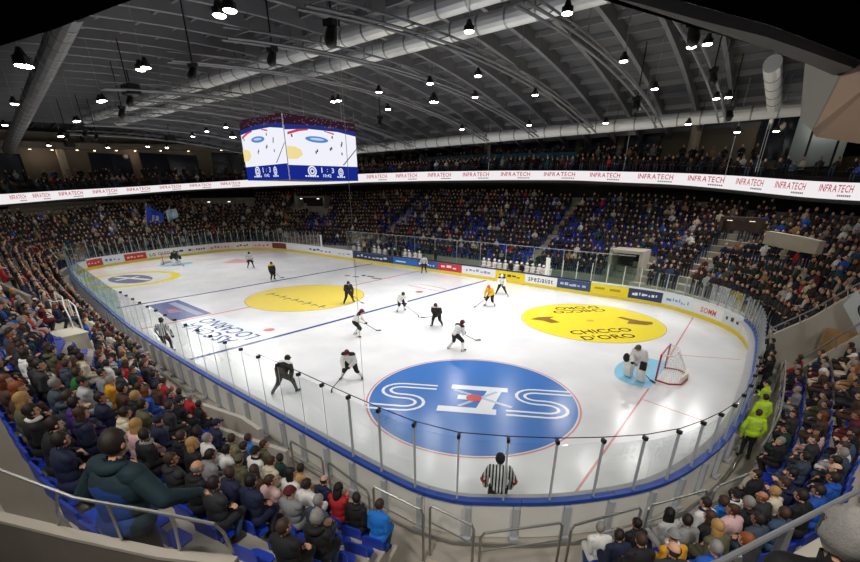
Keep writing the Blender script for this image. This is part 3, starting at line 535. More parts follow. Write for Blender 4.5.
# ------------------------------------------------------------------ scoreboard cube above centre ice
sb = empty('scoreboard', (0, 0, 0), 'four-sided video scoreboard hanging above centre ice', 'scoreboard')
def sc_corner():
    a, b2 = onplane(290, 179.5, 0, 3.0), onplane(290, 114, 0, 3.0); return a, b2
a, b2 = sc_corner(); X1, Y0, Z0, Z1 = 3.0, float(a[1]), float(a[2]), float(b2[2]); Y1 = float(onplane(356, 150, 0, X1)[1]); X0 = float(onplane(243.6, 150, 1, Y0)[0])
MB().box(((X0 + X1) / 2, (Y0 + Y1) / 2, (Z0 + Z1) / 2), (X1 - X0 - .1, Y1 - Y0 - .1, Z1 - Z0)).build('cabinet', BLACK, sb)
EM = lambda n, h, s_=1.: emit('screen_' + n, h, s_)
for fc in (0, 1):
    if fc == 0: O, E = np.array([X1 + .0, Y0, Z0]), np.array([0, Y1 - Y0, 0.]); nx = np.array([1, 0, 0.])
    else: O, E = np.array([X0, Y0, Z0]), np.array([X1 - X0, 0, 0.]); nx = np.array([0, -1, 0.])
    HZ = np.array([0, 0, Z1 - Z0]); Q = lambda s_, t, l: tuple(O + E * s_ + HZ * t + nx * (.03 + .012 * l))
    scr = MB().add([Q(0, 0, 0), Q(1, 0, 0), Q(1, 1, 0), Q(0, 1, 0)], [(0, 1, 2, 3)]).build('screen', EM('ice', 'f0f1fa', 1.0), sb)
    def lay(n, h, pts, l, s_=1.): MB().add([Q(*q, l) for q in pts], [tuple(range(len(pts)))]).build(n, EM(n + h, h, s_), scr)
    lay('picture', '1c2f9c', [(0, 0), (1, 0), (1, .255), (0, .23)], 1, .75); lay('picture', '3b2230', [(0, .82), (.1, .83), (.35, .86), (1, .83), (1, 1), (0, 1)], 1, .6); lay('picture', '2a3a90', [(0, .76), (.3, .81), (.72, .82), (1, .78), (1, .86), (.5, .89), (0, .84)], 2, .7)
    lay('picture', 'd24a5c', [(.03, .69), (.18, .76), (.3, .79), (.3, .81), (.16, .79), (.03, .73)], 3, .9); lay('picture', 'd24a5c', [(.52, .8), (.66, .765), (.66, .79), (.52, .815)], 3, .9)
    lay('picture', '5b8fd6', [(.41 + .16 * math.cos(t), .66 + .05 * math.sin(t)) for t in np.linspace(0, 6.28, 20)[:-1]], 3, .9); lay('picture', 'b9d0ee', [(.41 + .1 * math.cos(t), .665 + .02 * math.sin(t)) for t in np.linspace(0, 6.28, 14)[:-1]], 4, 1.)
    lay('picture', 'f0dc9a', [(0, .32), (.12, .33), (.2, .4), (.18, .48), (.1, .52), (0, .52)], 3); lay('picture', '4a4a66', [(.76, .27), (.78, .27), (1, .56), (1, .58)], 3, .8)
    mb = MB()
    for s_, t in ((.37, .43), (.39, .46), (.58, .5), (.6, .52), (.75, .44), (.76, .62), (.75, .58), (.07, .66), (.62, .7)): mb.add([Q(s_, t, 4), Q(s_ + .018, t, 4), Q(s_ + .018, t + .045, 4), Q(s_, t + .045, 4)], [(0, 1, 2, 3)])
    mb.build('picture_figures', EM('fig', '3a3c48', .8), scr); mb = MB()
    rs = random.Random(3)
    for _ in range(60): s_, t = rs.random() * .97, .86 + .13 * rs.random(); mb.add([Q(s_, t, 3), Q(s_ + .012, t, 3), Q(s_ + .012, t + .015, 3), Q(s_, t + .015, 3)], [(0, 1, 2, 3)])
    mb.build('picture_crowd', EM('crowd', '8a6878', .7), scr); mb = MB()
    for t_, s0, s1, z, h in (('1', .43, .443, .125, .085), (':', .51, .52, .14, .05), ('3', .58, .615, .125, .085), ('10:42', .45, .57, .05, .055)): text_on(mb, t_, Q(s0, z, 4), Q(s1, z, 4), (Z1 - Z0) * h, (0, 0, 1))
    for s_, rr in ((.3, .062), (.72, .05)):
        for ra, wd_ in ((rr, .3), (rr * .55, .5)):
            P = [(s_ + ra * math.cos(t) * (1 if s_ < .5 else .8), .145 + ra * 1.45 * math.sin(t)) for t in np.linspace(0, 6.28, 17)[:-1]]; P2 = [(s_ + (a - s_) * (1 - wd_), .145 + (c - .145) * (1 - wd_)) for a, c in P]
            mb.add([Q(*q, 4) for q in P + P2], [(k, (k + 1) % 16, 16 + (k + 1) % 16, 16 + k) for k in range(16)])
    for s0, n_ in ((.2, 6), (.66, 4)):
        for k in range(n_): mb.add([Q(s0 + k * .032, .05, 4), Q(s0 + k * .032 + .022, .05, 4), Q(s0 + k * .032 + .022, .075, 4), Q(s0 + k * .032, .075, 4)], [(0, 1, 2, 3)])
    mb.build('score_graphics', EM('txt', 'e8ecfa', .95), scr)
for x in (X0 + .4, X1 - .4):
    for y in (Y0 + .95, Y1 - .8): MB().tube([(x, y, Z1), (x, y, zroof(x, y) - .8)], .025, 5).build('suspension_cable', STEEL, sb)
for u, v0, v1, z in ((488.5, 170, 2, 9.4), (623.5, 170, 62, 9.), (755, 172, 60, 9.), (757.5, 172, 62, 9.), (724.5, 178, 110, 9.)):
    P = at(u, v0, z); P = hit_wall(u, v0, DR - .6)[0]; tag(MB().tube([(*P[:2], P[2]), (*P[:2], zroof(P[0], P[1]))], .022, 5).build('hanging_cable', ALU), 'thin pale cable hanging from the roof to the ribbon display', 'cable', 'pale hanging cables')
P = at(365, 408, 2.9); tag(MB().tube([(*P[:2], 2.95), (*P[:2], 15)], .005, 5).build('hanging_cable', STEEL), 'thin steel cable rising from the near glass to the roof', 'cable')
# ------------------------------------------------------------------ near gallery canopy, parapets, vomitories
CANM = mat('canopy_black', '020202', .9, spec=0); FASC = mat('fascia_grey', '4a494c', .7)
def zpath(pts, z): return [at(u, v, z) for u, v in pts]
e1 = zpath([(560, -30), (640, -12), (700, 6), (770, 25), (815, 42), (860, 60), (960, 110)], 12.5); back = [np.array([60, -14, 12.5]), np.array([60, -45, 12.5]), np.array([20, -45, 12.5])]
e0 = zpath([(-160, 120), (-40, 62), (0, 46), (55, 29), (110, 8), (160, -10), (260, -40)], 12.5)
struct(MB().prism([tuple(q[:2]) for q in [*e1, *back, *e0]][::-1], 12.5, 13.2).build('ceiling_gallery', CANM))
e2 = zpath([(560, -25), (640, 6), (700, 24), (770, 46), (811, 62), (860, 84), (960, 140)], 12.3)
struct(MB().prism([tuple(q[:2]) for q in e1] + [tuple(q[:2]) for q in e2[::-1]], 12.2, 12.49).build('trim_fascia', FASC))
a, b2 = onplane(805, 62, 1, 12.), onplane(812, 128, 1, 12.)
P = [onplane(u, v, 1, y) for u, v, y in ((805, 61, 10), (839, 76, 6), (812, 130, 10), (800, 120, 12))]
struct(MB().add([P[0], P[1], P[2], P[3]] + [q + np.array([.3, .1, .05]) for q in P], [(0, 1, 2, 3), (7, 6, 5, 4), (0, 4, 5, 1), (1, 5, 6, 2), (2, 6, 7, 3), (3, 7, 4, 0)]).build('wall_acoustic', mat('acoustic_grey', '8f8e8f', .8)))
P = [onplane(u, v, 1, y) for u, v, y in ((840, 77, 6.2), (900, 60, 2), (900, 150, 12), (816, 137, 12.5), (812, 130, 10.2))]
struct(MB().add(P + [q + np.array([.2, .1, .3]) for q in P], [(0, 1, 2, 3, 4), (9, 8, 7, 6, 5)] + [(k, k + 5, (k + 1) % 5 + 5, (k + 1) % 5) for k in range(5)]).build('ceiling_lounge', mat('lounge_brown', 'a58d80', .8)))
# left parapet with glass balustrade
KZ = 4.6; kp = [at(u, v, KZ) for u, v in ((-60, 492), (0, 511), (80, 530), (165, 548), (238, 556))]
def wallstrip(pts, th, z0, z1, side=1):
    o = []
    for i, q in enumerate(pts):
        t = (pts[min(i + 1, len(pts) - 1)] - pts[max(i - 1, 0)])[:2]; t = t / np.linalg.norm(t); n_ = np.array([-t[1], t[0]]) * th * side; za = z0 if not callable(z0) else z0(i)
        o.append([(q[0], q[1], z0), (q[0], q[1], z1), (q[0] + n_[0], q[1] + n_[1], z1), (q[0] + n_[0], q[1] + n_[1], z0)])
    return loft(MB(), o)
struct(wallstrip(kp, .10, -.02, KZ - .04, -1).build('wall_parapet', mat('parapet_concrete', '6f675f', .8, noise=.25, scale=2.2, bump=.2))); struct(wallstrip([q + np.array([0, 0, 0]) for q in kp], .11, KZ - .04, KZ, -1).build('trim_parapet', CONC))
rl = [at(u, v, KZ + .78) for u, v in ((-60, 452), (0, 470), (75, 498), (150, 511), (214, 524))]; end = at(233, 553, KZ)
r = empty('balustrade', (*rl[2][:2], KZ), 'glass balustrade with round steel rail on the parapet at the lower left', 'balustrade'); o = np.array([*rl[2][:2], KZ])
MB().tube([q - o for q in rl] + [rl[-1] * .4 + end * .6 - o + np.array([0, 0, .12]), end - o], .015, 8).build('top_rail', STEEL, r)
for u, v, u2, v2 in ((57, 490, 58, 525), (107, 503, 122, 540), (172, 515, 180, 550)): MB().tube([at(u, v, KZ + .78) - o, at(u2, v2, KZ) - o], .014, 6).build('baluster', STEEL, r)
mb = MB(); kk = kp[:4] + [end]
for i in range(len(rl) - 1): mb.add([kk[i] - o, kk[i + 1] - o, rl[i + 1] - o, rl[i] - o], [(0, 1, 2, 3)])
mb.build('pane', GL_N, r)
rr = [at(u, v, 4.35) for u, v in ((650, 590), (720, 562), (790, 526), (860, 490), (930, 445))]; o = rr[2]
r = empty('balustrade', tuple(o), 'painted steel balustrade with flat uprights at the lower right', 'balustrade'); MB().tube([q - o for q in rr], .035, 8).build('top_rail', mat('rail_paint', '8d8f92', .4, .4), r)
for u, v, u2, v2 in ((737, 554, 735, 575), (789, 527, 775, 560), (833, 504, 821, 533)): 
    a, b2 = at(u, v, 4.35), at(u2, v2, 3.75); MB().tube([a - o, b2 - o], [.05, .07], 4).build('baluster', mat('rail_paint'), r)
kq = [at(u, v, 3.7) for u, v in ((720, 596), (775, 564), (821, 536), (860, 510), (930, 470))]
struct(wallstrip(kq, .25, 3.3, 3.7, -1).build('trim_kerb', CONC)); struct(wallstrip([q + np.array([.12, -.1, 0]) for q in kq], .2, -.02, 3.3, -1).build('wall_gallery', DARKW))
# vomitory wall at the right
def slab(name, P, off, m, label=None, cat=None):
    off = np.array(off); n = len(P); o = MB().add([*P, *[q + off for q in P]], [tuple(range(n)), tuple(range(2 * n - 1, n - 1, -1))] + [(k, n + k, n + (k + 1) % n, (k + 1) % n) for k in range(n)]).build(name, m)
    return struct(o) if label is None else tag(o, label, cat)
yv = 3.6
def vy(u, v, y=yv): return onplane(u, v, 1, y)
slab('wall_vomitory', [vy(767, 368), vy(770, 336), vy(812, 318), vy(850, 296), vy(905, 270), vy(905, 380)], (0, .3, 0), CONC)
mb = MB().tube([vy(770, 329), vy(812, 310), vy(850, 288), vy(905, 262)], .035, 6)
for u, v in ((772, 328), (800, 316), (826, 302), (848, 290)): mb.tube([vy(u, v), vy(u, v + 8)], .025, 5)
tag(mb.build('guard_rail', STEEL), 'steel rail on top of the concrete vomitory wall at the right', 'rail')
P = [vy(843, 305, 2.2), vy(856, 291, 1.6), vy(890, 330, .6), vy(880, 375, 1.2)]
s_ = slab('sign_panel', P, (.03, .05, 0), mat('sign_white', 'c9cbce', .5), 'tilted pale sign panel with a dark curved emblem beside the vomitory', 'sign'); mb = MB()
C0 = (P[0] + P[2]) / 2 - np.array([0, .03, 0]); ex = (P[3] - P[0]); ex = ex / np.linalg.norm(ex); ey = P[1] - P[0]; ey = ey / np.linalg.norm(ey)
mb.tube([C0 + ex * (.3 * math.cos(t) * (1 - .05 * t) - .2) + ey * .18 * math.sin(t) for t in np.linspace(.4, 6, 16)], .025, 5); mb.build('emblem', mat('ad_ink_20242c', '20242c'), s_)
ys = 1.2
slab('wall_stair', [vy(795, 372, ys), vy(835, 349, ys), vy(905, 310, ys), vy(905, 372, ys), vy(860, 372, ys)], (0, .2, 0), CONC)
mb = MB().tube([vy(797, 362, ys - .05), vy(838, 336, ys - .05), vy(905, 296, ys - .05)], .03, 6)
for u, v in ((800, 361), (818, 349), (836, 338)): mb.tube([vy(u, v, ys - .05), vy(u, v + 11, ys - .05)], .02, 5)
tag(mb.build('handrail', STEEL), 'steel handrail sloping up the stair at the right edge', 'handrail')
tag(MB().box((0, 0, .5), (1.4, .5, 1.0)).box((0, -.26, .5), (1.3, .02, .85)).build('counter', mat('wood_tan', 'b08a5a', .6, noise=.2), loc=tuple(vy(842, 346, 3.0) - np.array([0, 0, .4]))), 'tan wooden counter in the vomitory at the right', 'counter')
# far vomitories and box fronts
def tunnel(name, u0, u1, vt, vb, d, label, deep=2.0, m=CONC, dark=DARKW):
    c, i = hit_wall((u0 + u1) / 2, vb, d); a, _ = hit_wall(u0, vb, d); b2, _ = hit_wall(u1, vb, d); t, _ = hit_wall((u0 + u1) / 2, vt, d); z0, z1 = c[2], t[2]; ex = (b2 - a)[:2]; L = np.linalg.norm(ex); ang = math.atan2(ex[1], ex[0]); r = empty(name, (*c[:2], z0), label, 'stand entrance', rz=ang); w = .25
    h = z1 - z0; mb = MB().box((-L / 2, deep / 2, h / 2), (w, deep, h)).box((L / 2, deep / 2, h / 2), (w, deep, h)).box((0, deep / 2, h - .12), (L, deep, .25)); mb.build('surround', m, r)
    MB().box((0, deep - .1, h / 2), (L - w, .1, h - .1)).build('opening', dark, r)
    if name == 'stand_entrance':
        for s_ in (-.3, .3): MB().box((s_ * L, .12, h * .78), (.35, .1, .08)).build('lamp', emit('lamp_small', 'fff4e0', 3.), r)
    return r
tunnel('stand_tunnel', 606, 636, 250, 281, 2.9, 'pale concrete tunnel entrance in the far stand', 2.2)
tunnel('stand_entrance', 204, 238, 199, 212, 9.5, 'dark entrance with two small lamps in the crowd left of the scoreboard', 2.5, CONC2)
tunnel('stand_entrance', 36, 68, 214, 226, 8.5, 'dark entrance with a small lamp in the crowd at the far left', 2.5, CONC2)
tunnel('stand_entrance', 296, 324, 196, 208, 8.5, 'dark entrance with lamps under the scoreboard', 2.0, CONC2)
tunnel('stand_entrance', 718, 756, 217, 232, 6.5, 'brown-fronted entrance under the ribbon at the right', .6, mat('brown_wall', '4a3a36', .8), mat('brown_wall'))
# raised box at the right with pale front
c, i = hit_wall(792, 248, 4.6); I = [i - 4, i + 30, i + 46]; r0 = [pos(int(hit_wall(u, 245, 4.8)[1]), 4.8) for u in (757, 792, 826)]
zq = [hit_wall(u, v, 4.8)[0][2] for u, v in ((757, 243), (792, 251), (826, 256))]; zt2 = [hit_wall(u, v, 4.8)[0][2] for u, v in ((757, 230), (792, 236), (826, 242))]
mb = MB().add([(*q, z) for q, z in zip(r0, zq)] + [(*q, z) for q, z in zip(r0, zt2)] + [(q[0] + .3, q[1] + .15, z) for q, z in zip(r0, zq)] + [(q[0] + .3, q[1] + .15, z) for q, z in zip(r0, zt2)], [(0, 1, 4, 3), (1, 2, 5, 4), (3, 4, 10, 9), (4, 5, 11, 10), (6, 9, 10, 7), (7, 10, 11, 8), (0, 3, 9, 6), (2, 8, 11, 5), (0, 6, 7, 1), (1, 7, 8, 2)])
struct(mb.build('wall_box_front', CONC))
# white barrier blocks and handrails in the aisle at the left
for (u, v, w, lab) in ((44, 318, 1.1, 'upper cream barrier block in the left aisle'), (70, 338, 1.25, 'lower cream barrier block in the left aisle')):
    P = at(u, v, 2.2); tag(MB().box((0, 0, .35), (w, .9, .7), .1).box((0, 0, .73), (w + .08, .98, .06), .1).build('barrier_block', mat('cream_paint', 'd8d2bd', .6, noise=.05), loc=tuple(P - np.array([0, 0, .5]))), lab, 'barrier')
for k, (q, lab) in enumerate((([(54, 293), (62, 297), (64, 306), (70, 318)], 'white bent handrail in the left aisle, upper one'), ([(68, 300), (75, 306), (79, 318)], 'white bent handrail in the left aisle beside the glass'), ([(50, 302), (66, 300)], 'short white rail joining the left aisle handrails'))):
    P = [at(u, v, 2.9) for u, v in q]; tag(MB().tube([P[0] * 1 - np.array([0, 0, .8])] + P + [P[-1] - np.array([0, 0, .8])], .03, 6).build('handrail', WHITE), lab, 'handrail')
LSW = [at(u, v, 3.3) for u, v in ((-25, 272), (27, 296))]; struct(wallstrip(LSW, .16, -.02, 3.3, 1).build('wall_left_stair', CONC2))
P = [at(u, v, 1.15) for u, v in ((193, 402), (240, 418), (258, 430))]
wl = wallstrip(P, .14, -.02, 1.15, 1).build('concrete_barrier', mat('barrier_concrete', 'b5afa5', .75, noise=.1)); tag(wl, 'low grey concrete barrier panel behind the near boards', 'barrier')
P = [at(u, v, .95) for u, v in ((196, 420), (240, 437), (285, 452))]; tag(wallstrip(P, .14, -.02, .95, 1).build('concrete_barrier', mat('barrier_concrete')), 'second lower concrete barrier panel in front of the left seats', 'barrier')
# ------------------------------------------------------------------ goals
def goal(x, y, s_, label):
    r = empty('goal_frame', (x, y, 0), label, 'ice hockey goal', rz=0 if s_ > 0 else math.pi); m = mat('goal_red', 'b3242c', .4)
    MB().tube([(0, -.92, 0), (0, -.92, 1.22), (0, .92, 1.22), (0, .92, 0)], .04, 8).build('goalpost', m, r)
    MB().tube([(0, -.92, .03), (.55, -1.05, .03), (1.0, -.75, .03), (1.1, 0, .03), (1.0, .75, .03), (.55, 1.05, .03), (0, .92, .03)], .035, 6).build('base_frame', m, r)
    MB().tube([(0, -.9, 1.22), (.42, -.72, 1.2), (.5, 0, 1.2), (.42, .72, 1.2), (0, .9, 1.22)], .022, 6).build('top_shelf', WHITE, r)
    mb = MB(); base = [(0, -.92), (.55, -1.05), (1.0, -.75), (1.1, 0), (1.0, .75), (.55, 1.05), (0, .92)]; top = [(0, -.9), (.2, -.8), (.42, -.72), (.5, 0), (.42, .72), (.2, .8), (0, .9)]
    def ip(P, t): k = min(int(t * 6), 5); f = t * 6 - k; return np.array(P[k]) * (1 - f) + np.array(P[k + 1]) * f
    for k in range(29): t = k / 28; mb.tube([(*ip(base, t), .04), (*ip(top, t), 1.2)], .006, 3)
    for z in np.linspace(.1, 1.15, 9): f = z / 1.2; mb.tube([(*(ip(base, t) * (1 - f) + ip(top, t) * f), z) for t in np.linspace(0, 1, 19)], .006, 3)
    for y_ in np.linspace(-.7, .7, 9): mb.tube([(0, y_, 1.21), (.45, y_, 1.2)], .006, 3)
    mb.build('netting', mat('net_white', 'e6e2dc', .7), r); MB().prism([(.98, -.7), (1.08, 0), (.98, .7), (.9, .7), (.95, 0), (.9, -.7)], .08, .32).build('skirt_pad', mat('net_white'), r); return r
goal(25.95, .15, 1, 'red-framed goal with white net at the near end of the rink'); goal(-26.1, -.1, -1, 'small red-framed goal with white net at the far end')
# ------------------------------------------------------------------ figures
V3 = lambda *a: Vector(a)
def rotx(p, a, c): q = Vector(p) - Vector(c); ca, sa = math.cos(a), math.sin(a); return Vector(c) + Vector((q.x, q.y * ca - q.z * sa, q.y * sa + q.z * ca))
def ik(a, b, l, bend):
    a, b = Vector(a), Vector(b); d = b - a; L = d.length; h = math.sqrt(max(.0004, l * l - min(L / 2, l * .99) ** 2)); bd = Vector(bend) - d.normalized() * Vector(bend).dot(d.normalized())
    return (a + b) / 2 + (bd.normalized() * h if bd.length > 1e-4 else Vector((0, 0, -h)))
def hand_bones(w, d, side, curl=.5):
    """palm, four unequal bent fingers and a thumb leaving the side of the palm"""
    d = Vector(d).normalized(); up = Vector((0, 0, 1)) - d * d.z; up = up.normalized() if up.length > .1 else Vector((0, 1, 0)); sd = d.cross(up) * side; w = Vector(w); P = w + d * .085; B = [('hand', w, w + d * .07, .027, .034)]
    B.append(('hand', P - sd * .022, P + sd * .022, .02, .02))
    for k, l in enumerate((.062, .074, .07, .054)):
        b0 = P + sd * (.036 - .024 * k); b1 = b0 + (d - up * curl * .5).normalized() * l * .55; b2 = b1 + (d - up * curl * 1.6).normalized() * l * .5; B += [('hand', b0, b1, .0105, .0098), ('hand', b1, b2, .0098, .0085)]
    t0 = w + d * .03 + sd * .028; t1 = t0 + (d * .6 + sd * .8).normalized() * .04; B += [('hand', t0, t1, .014, .0115), ('hand', t1, t1 + (d + sd * .15).normalized() * .032, .0115, .0095)]
    return B
def head_frame(c, turn, nod): return Matrix.Translation(c) @ Matrix.Rotation(turn, 4, 'Z') @ Matrix.Rotation(nod, 4, 'X')
def build_figure(name, J, hm, fat=1., voxel=.0075, target=7500, gear=0., hands=True):
    """one continuous body from its bones; returns body mesh and the garments cut from it"""
    mb = MB(); B = []
    def bone(lab, a, b, ra, rb): mb.cone(a, b, ra, rb, 10); B.append((lab, Vector(a), Vector(b), (ra + rb) / 2))
    def el(lab, c, r, M=None): mb.ell(c, r, M, 14, 10); B.append((lab, Vector(c), Vector(c), min(r)))
    g = gear; up = (J['neck'] - J['pelvis']).normalized(); fx = Vector((J['sh'][1] - J['sh'][0])).normalized(); fy = up.cross(fx).normalized(); M = Matrix((fx, -fy if False else fy, up)).transposed()
    pel, ch, ab = J['pelvis'], J['chest'], (J['pelvis'] + J['chest']) / 2
    bone('torso', pel + up * .05, ch, .112 * fat + g, .118 * fat + g); el('hips', pel, (.172 * fat + g, .13 * fat + g, .125), M); el('torso', ab, (.15 * fat + g, .115 * fat + g, .17), M); el('torso', ch, (.178 * fat + g, .12 * fat + g, .18), M)
    for s_ in (0, 1):
        sg = 1 if s_ else -1; sh, elb, wr, hip, kn, an, toe = J['sh'][s_], J['el'][s_], J['wr'][s_], J['hip'][s_], J['kn'][s_], J['an'][s_], J['toe'][s_]
        bone('torso', ch + up * .08, sh, .085 + g, .062 * fat + g); bone('arm', sh, elb, .056 * fat + g, .043 * fat + g); bone('arm', elb, wr, .043 * fat + g, .029 + g)
        bone('leg', hip, kn, .085 * fat + g * .8, .058 + g * .5); bone('shin', kn, an, .055 + g * .5, .038 + g * .3); f = (toe - an).normalized(); heel = an - f * .05 + Vector((0, 0, -.045)); bone('foot', an, heel, .036, .034); bone('foot', heel, toe, .036, .03)
        if hands:
            d = J['hd'][s_] if 'hd' in J else (wr - elb); 
            for h in hand_bones(wr, d, -sg if sg > 0 else 1, J.get('curl', .6)): bone(*h)
        else: bone('hand', wr, wr + (wr - elb).normalized() * .1, .05, .06)
    hc = hm.translation; bone('neck', J['neck'] - up * .03, hc - up * .04, .055, .05); R3 = hm.to_3x3()
    def h(c): return hm @ Vector(c)
    el('head', h((0, -.008, .022)), (.076, .094, .098), R3); el('head', h((0, .022, -.045)), (.058, .07, .068), R3); el('head', h((0, .05, -.085)), (.03, .028, .025), R3)
    bone('head', h((0, .088, .02)), h((0, .105, -.022)), .011, .015); bone('head', h((-.03, .076, .03)), h((.03, .076, .03)), .016, .016); bone('head', h((-.018, .083, -.058)), h((.018, .083, -.058)), .009, .009)
    for s_ in (-1, 1): el('head', h((s_ * .078, -.005, .0)), (.012, .022, .034), R3)
    src = bpy.data.objects.new('tmp', mb.mesh('tmp')); COL.objects.link(src)
    m = src.modifiers.new('r', 'REMESH'); m.mode = 'VOXEL'; m.voxel_size = voxel; m = src.modifiers.new('s', 'SMOOTH'); m.factor = .5; m.iterations = 5
    m = src.modifiers.new('d', 'DECIMATE'); n0 = 2.0 * 2 / voxel ** 2; m.ratio = min(1, target / n0 * 1.0)
    dg = bpy.context.evaluated_depsgraph_get(); dg.update(); me = bpy.data.meshes.new_from_object(src.evaluated_get(dg)); bpy.data.objects.remove(src); me.name = name
    n = len(me.vertices); co = np.empty(n * 3, np.float32); me.vertices.foreach_get('co', co); co = co.reshape(-1, 3).astype(float); nr = np.empty(n * 3, np.float32); me.vertices.foreach_get('normal', nr); nr = nr.reshape(-1, 3)
    D = []
    for lab, a, b, r in B:
        a, b = np.array(a), np.array(b); ab_ = b - a; t = np.clip(((co - a) @ ab_) / max(ab_ @ ab_, 1e-9), 0, 1); D.append(np.linalg.norm(co - (a + t[:, None] * ab_), axis=1) - r)
    lab = np.array([b[0] for b in B])[np.argmin(np.array(D), 0)]; F_ = [tuple(q.vertices) for q in me.polygons]
    colr = (lab == 'neck') & (((co - np.array(J['neck'])) @ np.array(up)) < .045); hipl = (lab == 'leg') & (((co - np.array(pel)) @ np.array(up)) > -.06)
    def garment(nm, labs, off):
        keep = np.isin(lab, labs) | (colr if 'torso' in labs else False) | (hipl if 'hips' in labs and 'torso' in labs else False); fs = [f for f in F_ if any(keep[i] for i in f)]; us = sorted({i for f in fs for i in f}); mp_ = {i: k for k, i in enumerate(us)}; g2 = bpy.data.meshes.new(nm); g2.from_pydata([tuple(co[i] + nr[i] * off) for i in us], [], [tuple(mp_[i] for i in f) for f in fs]); g2.polygons.foreach_set('use_smooth', [True] * len(fs)); g2.update(); g2.materials.append(None); return g2
    G = dict(jacket=garment('jacket', ['torso', 'arm'] + (['hips'] if J.get('long', True) else []), .016), trousers=garment('trousers', ['hips', 'leg', 'shin'], .008), shoe=garment('shoe', ['foot'], .01), socks=garment('socks', ['shin'], .012), glove=garment('glove', ['hand'], .012), shorts=garment('shorts', ['hips', 'leg'], .02))
    G['sleeves'] = garment('sleeves', ['arm'], .021); yk = ((co - np.array(ch)) @ np.array(up)) > .05; G['yoke'] = None
    keep0 = lab.copy(); lab[:] = np.where((lab == 'torso') & yk, 'yoke', lab); G['yoke'] = garment('yoke', ['yoke'], .022); lab[:] = keep0
    # split pairs left / right
    def halves(me2):
        out = []
        for sg in (-1, 1):
            vv = [v.co.copy() for v in me2.vertices]; mid = (J['an'][0] + J['an'][1]) / 2; ax = (J['an'][1] - J['an'][0]).normalized(); fs = [tuple(q.vertices) for q in me2.polygons if (Vector(q.center) - mid).dot(ax) * sg > 0]; us = sorted({i for f in fs for i in f}); mp_ = {i: k for k, i in enumerate(us)}; g2 = bpy.data.meshes.new(me2.name); g2.from_pydata([vv[i] for i in us], [], [tuple(mp_[i] for i in f) for f in fs]); g2.polygons.foreach_set('use_smooth', [True] * len(fs)); g2.update(); g2.materials.append(None); out.append(g2)
        return out
    G['shoes'] = halves(G['shoe']); G['sock'] = halves(G['socks'])
    def by_wrist(me2):
        out = []
        for k in (0, 1):
            vv = [v.co.copy() for v in me2.vertices]; fs = [tuple(q.vertices) for q in me2.polygons if ((Vector(q.center) - J['wr'][k]).length < (Vector(q.center) - J['wr'][1 - k]).length)]; us = sorted({i for f in fs for i in f}); mp_ = {i: n for n, i in enumerate(us)}; g2 = bpy.data.meshes.new('glove'); g2.from_pydata([vv[i] for i in us], [], [tuple(mp_[i] for i in f) for f in fs]); g2.polygons.foreach_set('use_smooth', [True] * len(fs)); g2.update(); g2.materials.append(None); out.append(g2)
        return out
    G['gloves'] = by_wrist(G['glove'])
    # eyes join the body mesh as its own faces
    ev = MB()
    for s_ in (-1, 1): ev.ell(h((s_ * .03, .081, .008)), (.0095, .007, .0065), R3, 8, 5, 0)
    V = [tuple(x) for x in co] + ev.v; FF = F_ + [tuple(i + n for i in f) for f in ev.f]; body = bpy.data.meshes.new(name); body.from_pydata(V, [], FF); body.materials.append(None); body.materials.append(mat('eye_dark', '1c1714', .2)); body.polygons.foreach_set('material_index', [0] * len(F_) + [1] * len(ev.f)); body.polygons.foreach_set('use_smooth', [True] * len(FF)); body.update()
    return dict(body=body, G=G, hm=hm, J=J)
def seated(lean=0., arms='lap', turn=0., nod=0., fat=1., z=.5, twist=0.):
    c = (0, 0, z); T = lambda x, y, zz: rotx((x, y, zz), -lean, c)
    J = dict(pelvis=V3(0, 0, z + .0), chest=T(0, -.02, z + .37), neck=T(0, -.015, z + .52), sh=[T(-.16, -.02, z + .455), T(.16, -.02, z + .455)], hip=[V3(-.085, .02, z), V3(.085, .02, z)], kn=[V3(-.11, .33, z + .01), V3(.11, .33, z + .01)], an=[V3(-.1, .16, .09), V3(.1, .16, .09)], toe=[V3(-.11, .27, .04), V3(.11, .27, .04)])
    W_ = {'lap': [(-.07, .22, z + .14), (.07, .20, z + .14)], 'knees': [(-.10, .27, z + .13), (.10, .27, z + .13)], 'folded': [(.10, .17, z + .25), (-.10, .19, z + .22)], 'phone': [(-.05, .25, z + .34), (.05, .25, z + .34)], 'chin': [(-.05, .25, z + .15), (.05, .17, z + .5)], 'clap': [(-.03, .33, z + .4), (.03, .33, z + .42)], 'rest': [(-.13, .2, z + .13), (.13, .2, z + .13)]}[arms]
    J['wr'] = [Vector(W_[0]), Vector(W_[1])]; J['el'] = [ik(J['sh'][k], J['wr'][k], .27, (-.12 if k == 0 else .12, -.5, -.8)) for k in (0, 1)]
    J['hd'] = {'lap': [(.5, .8, -.2), (-.5, .8, -.2)], 'knees': [(.3, .8, -.5), (-.3, .8, -.5)], 'folded': [(.9, 0, .1), (-.9, 0, .1)], 'phone': [(.3, .5, .6), (-.3, .5, .6)], 'chin': [(.5, .8, -.2), (-.3, -.1, .9)], 'clap': [(.1, .6, .6), (-.1, .6, .6)], 'rest': [(0, 1, -.35), (0, 1, -.35)]}[arms]
    hc = T(0, .015, z + .68); return J, head_frame(hc, turn, -lean * .3 + nod)
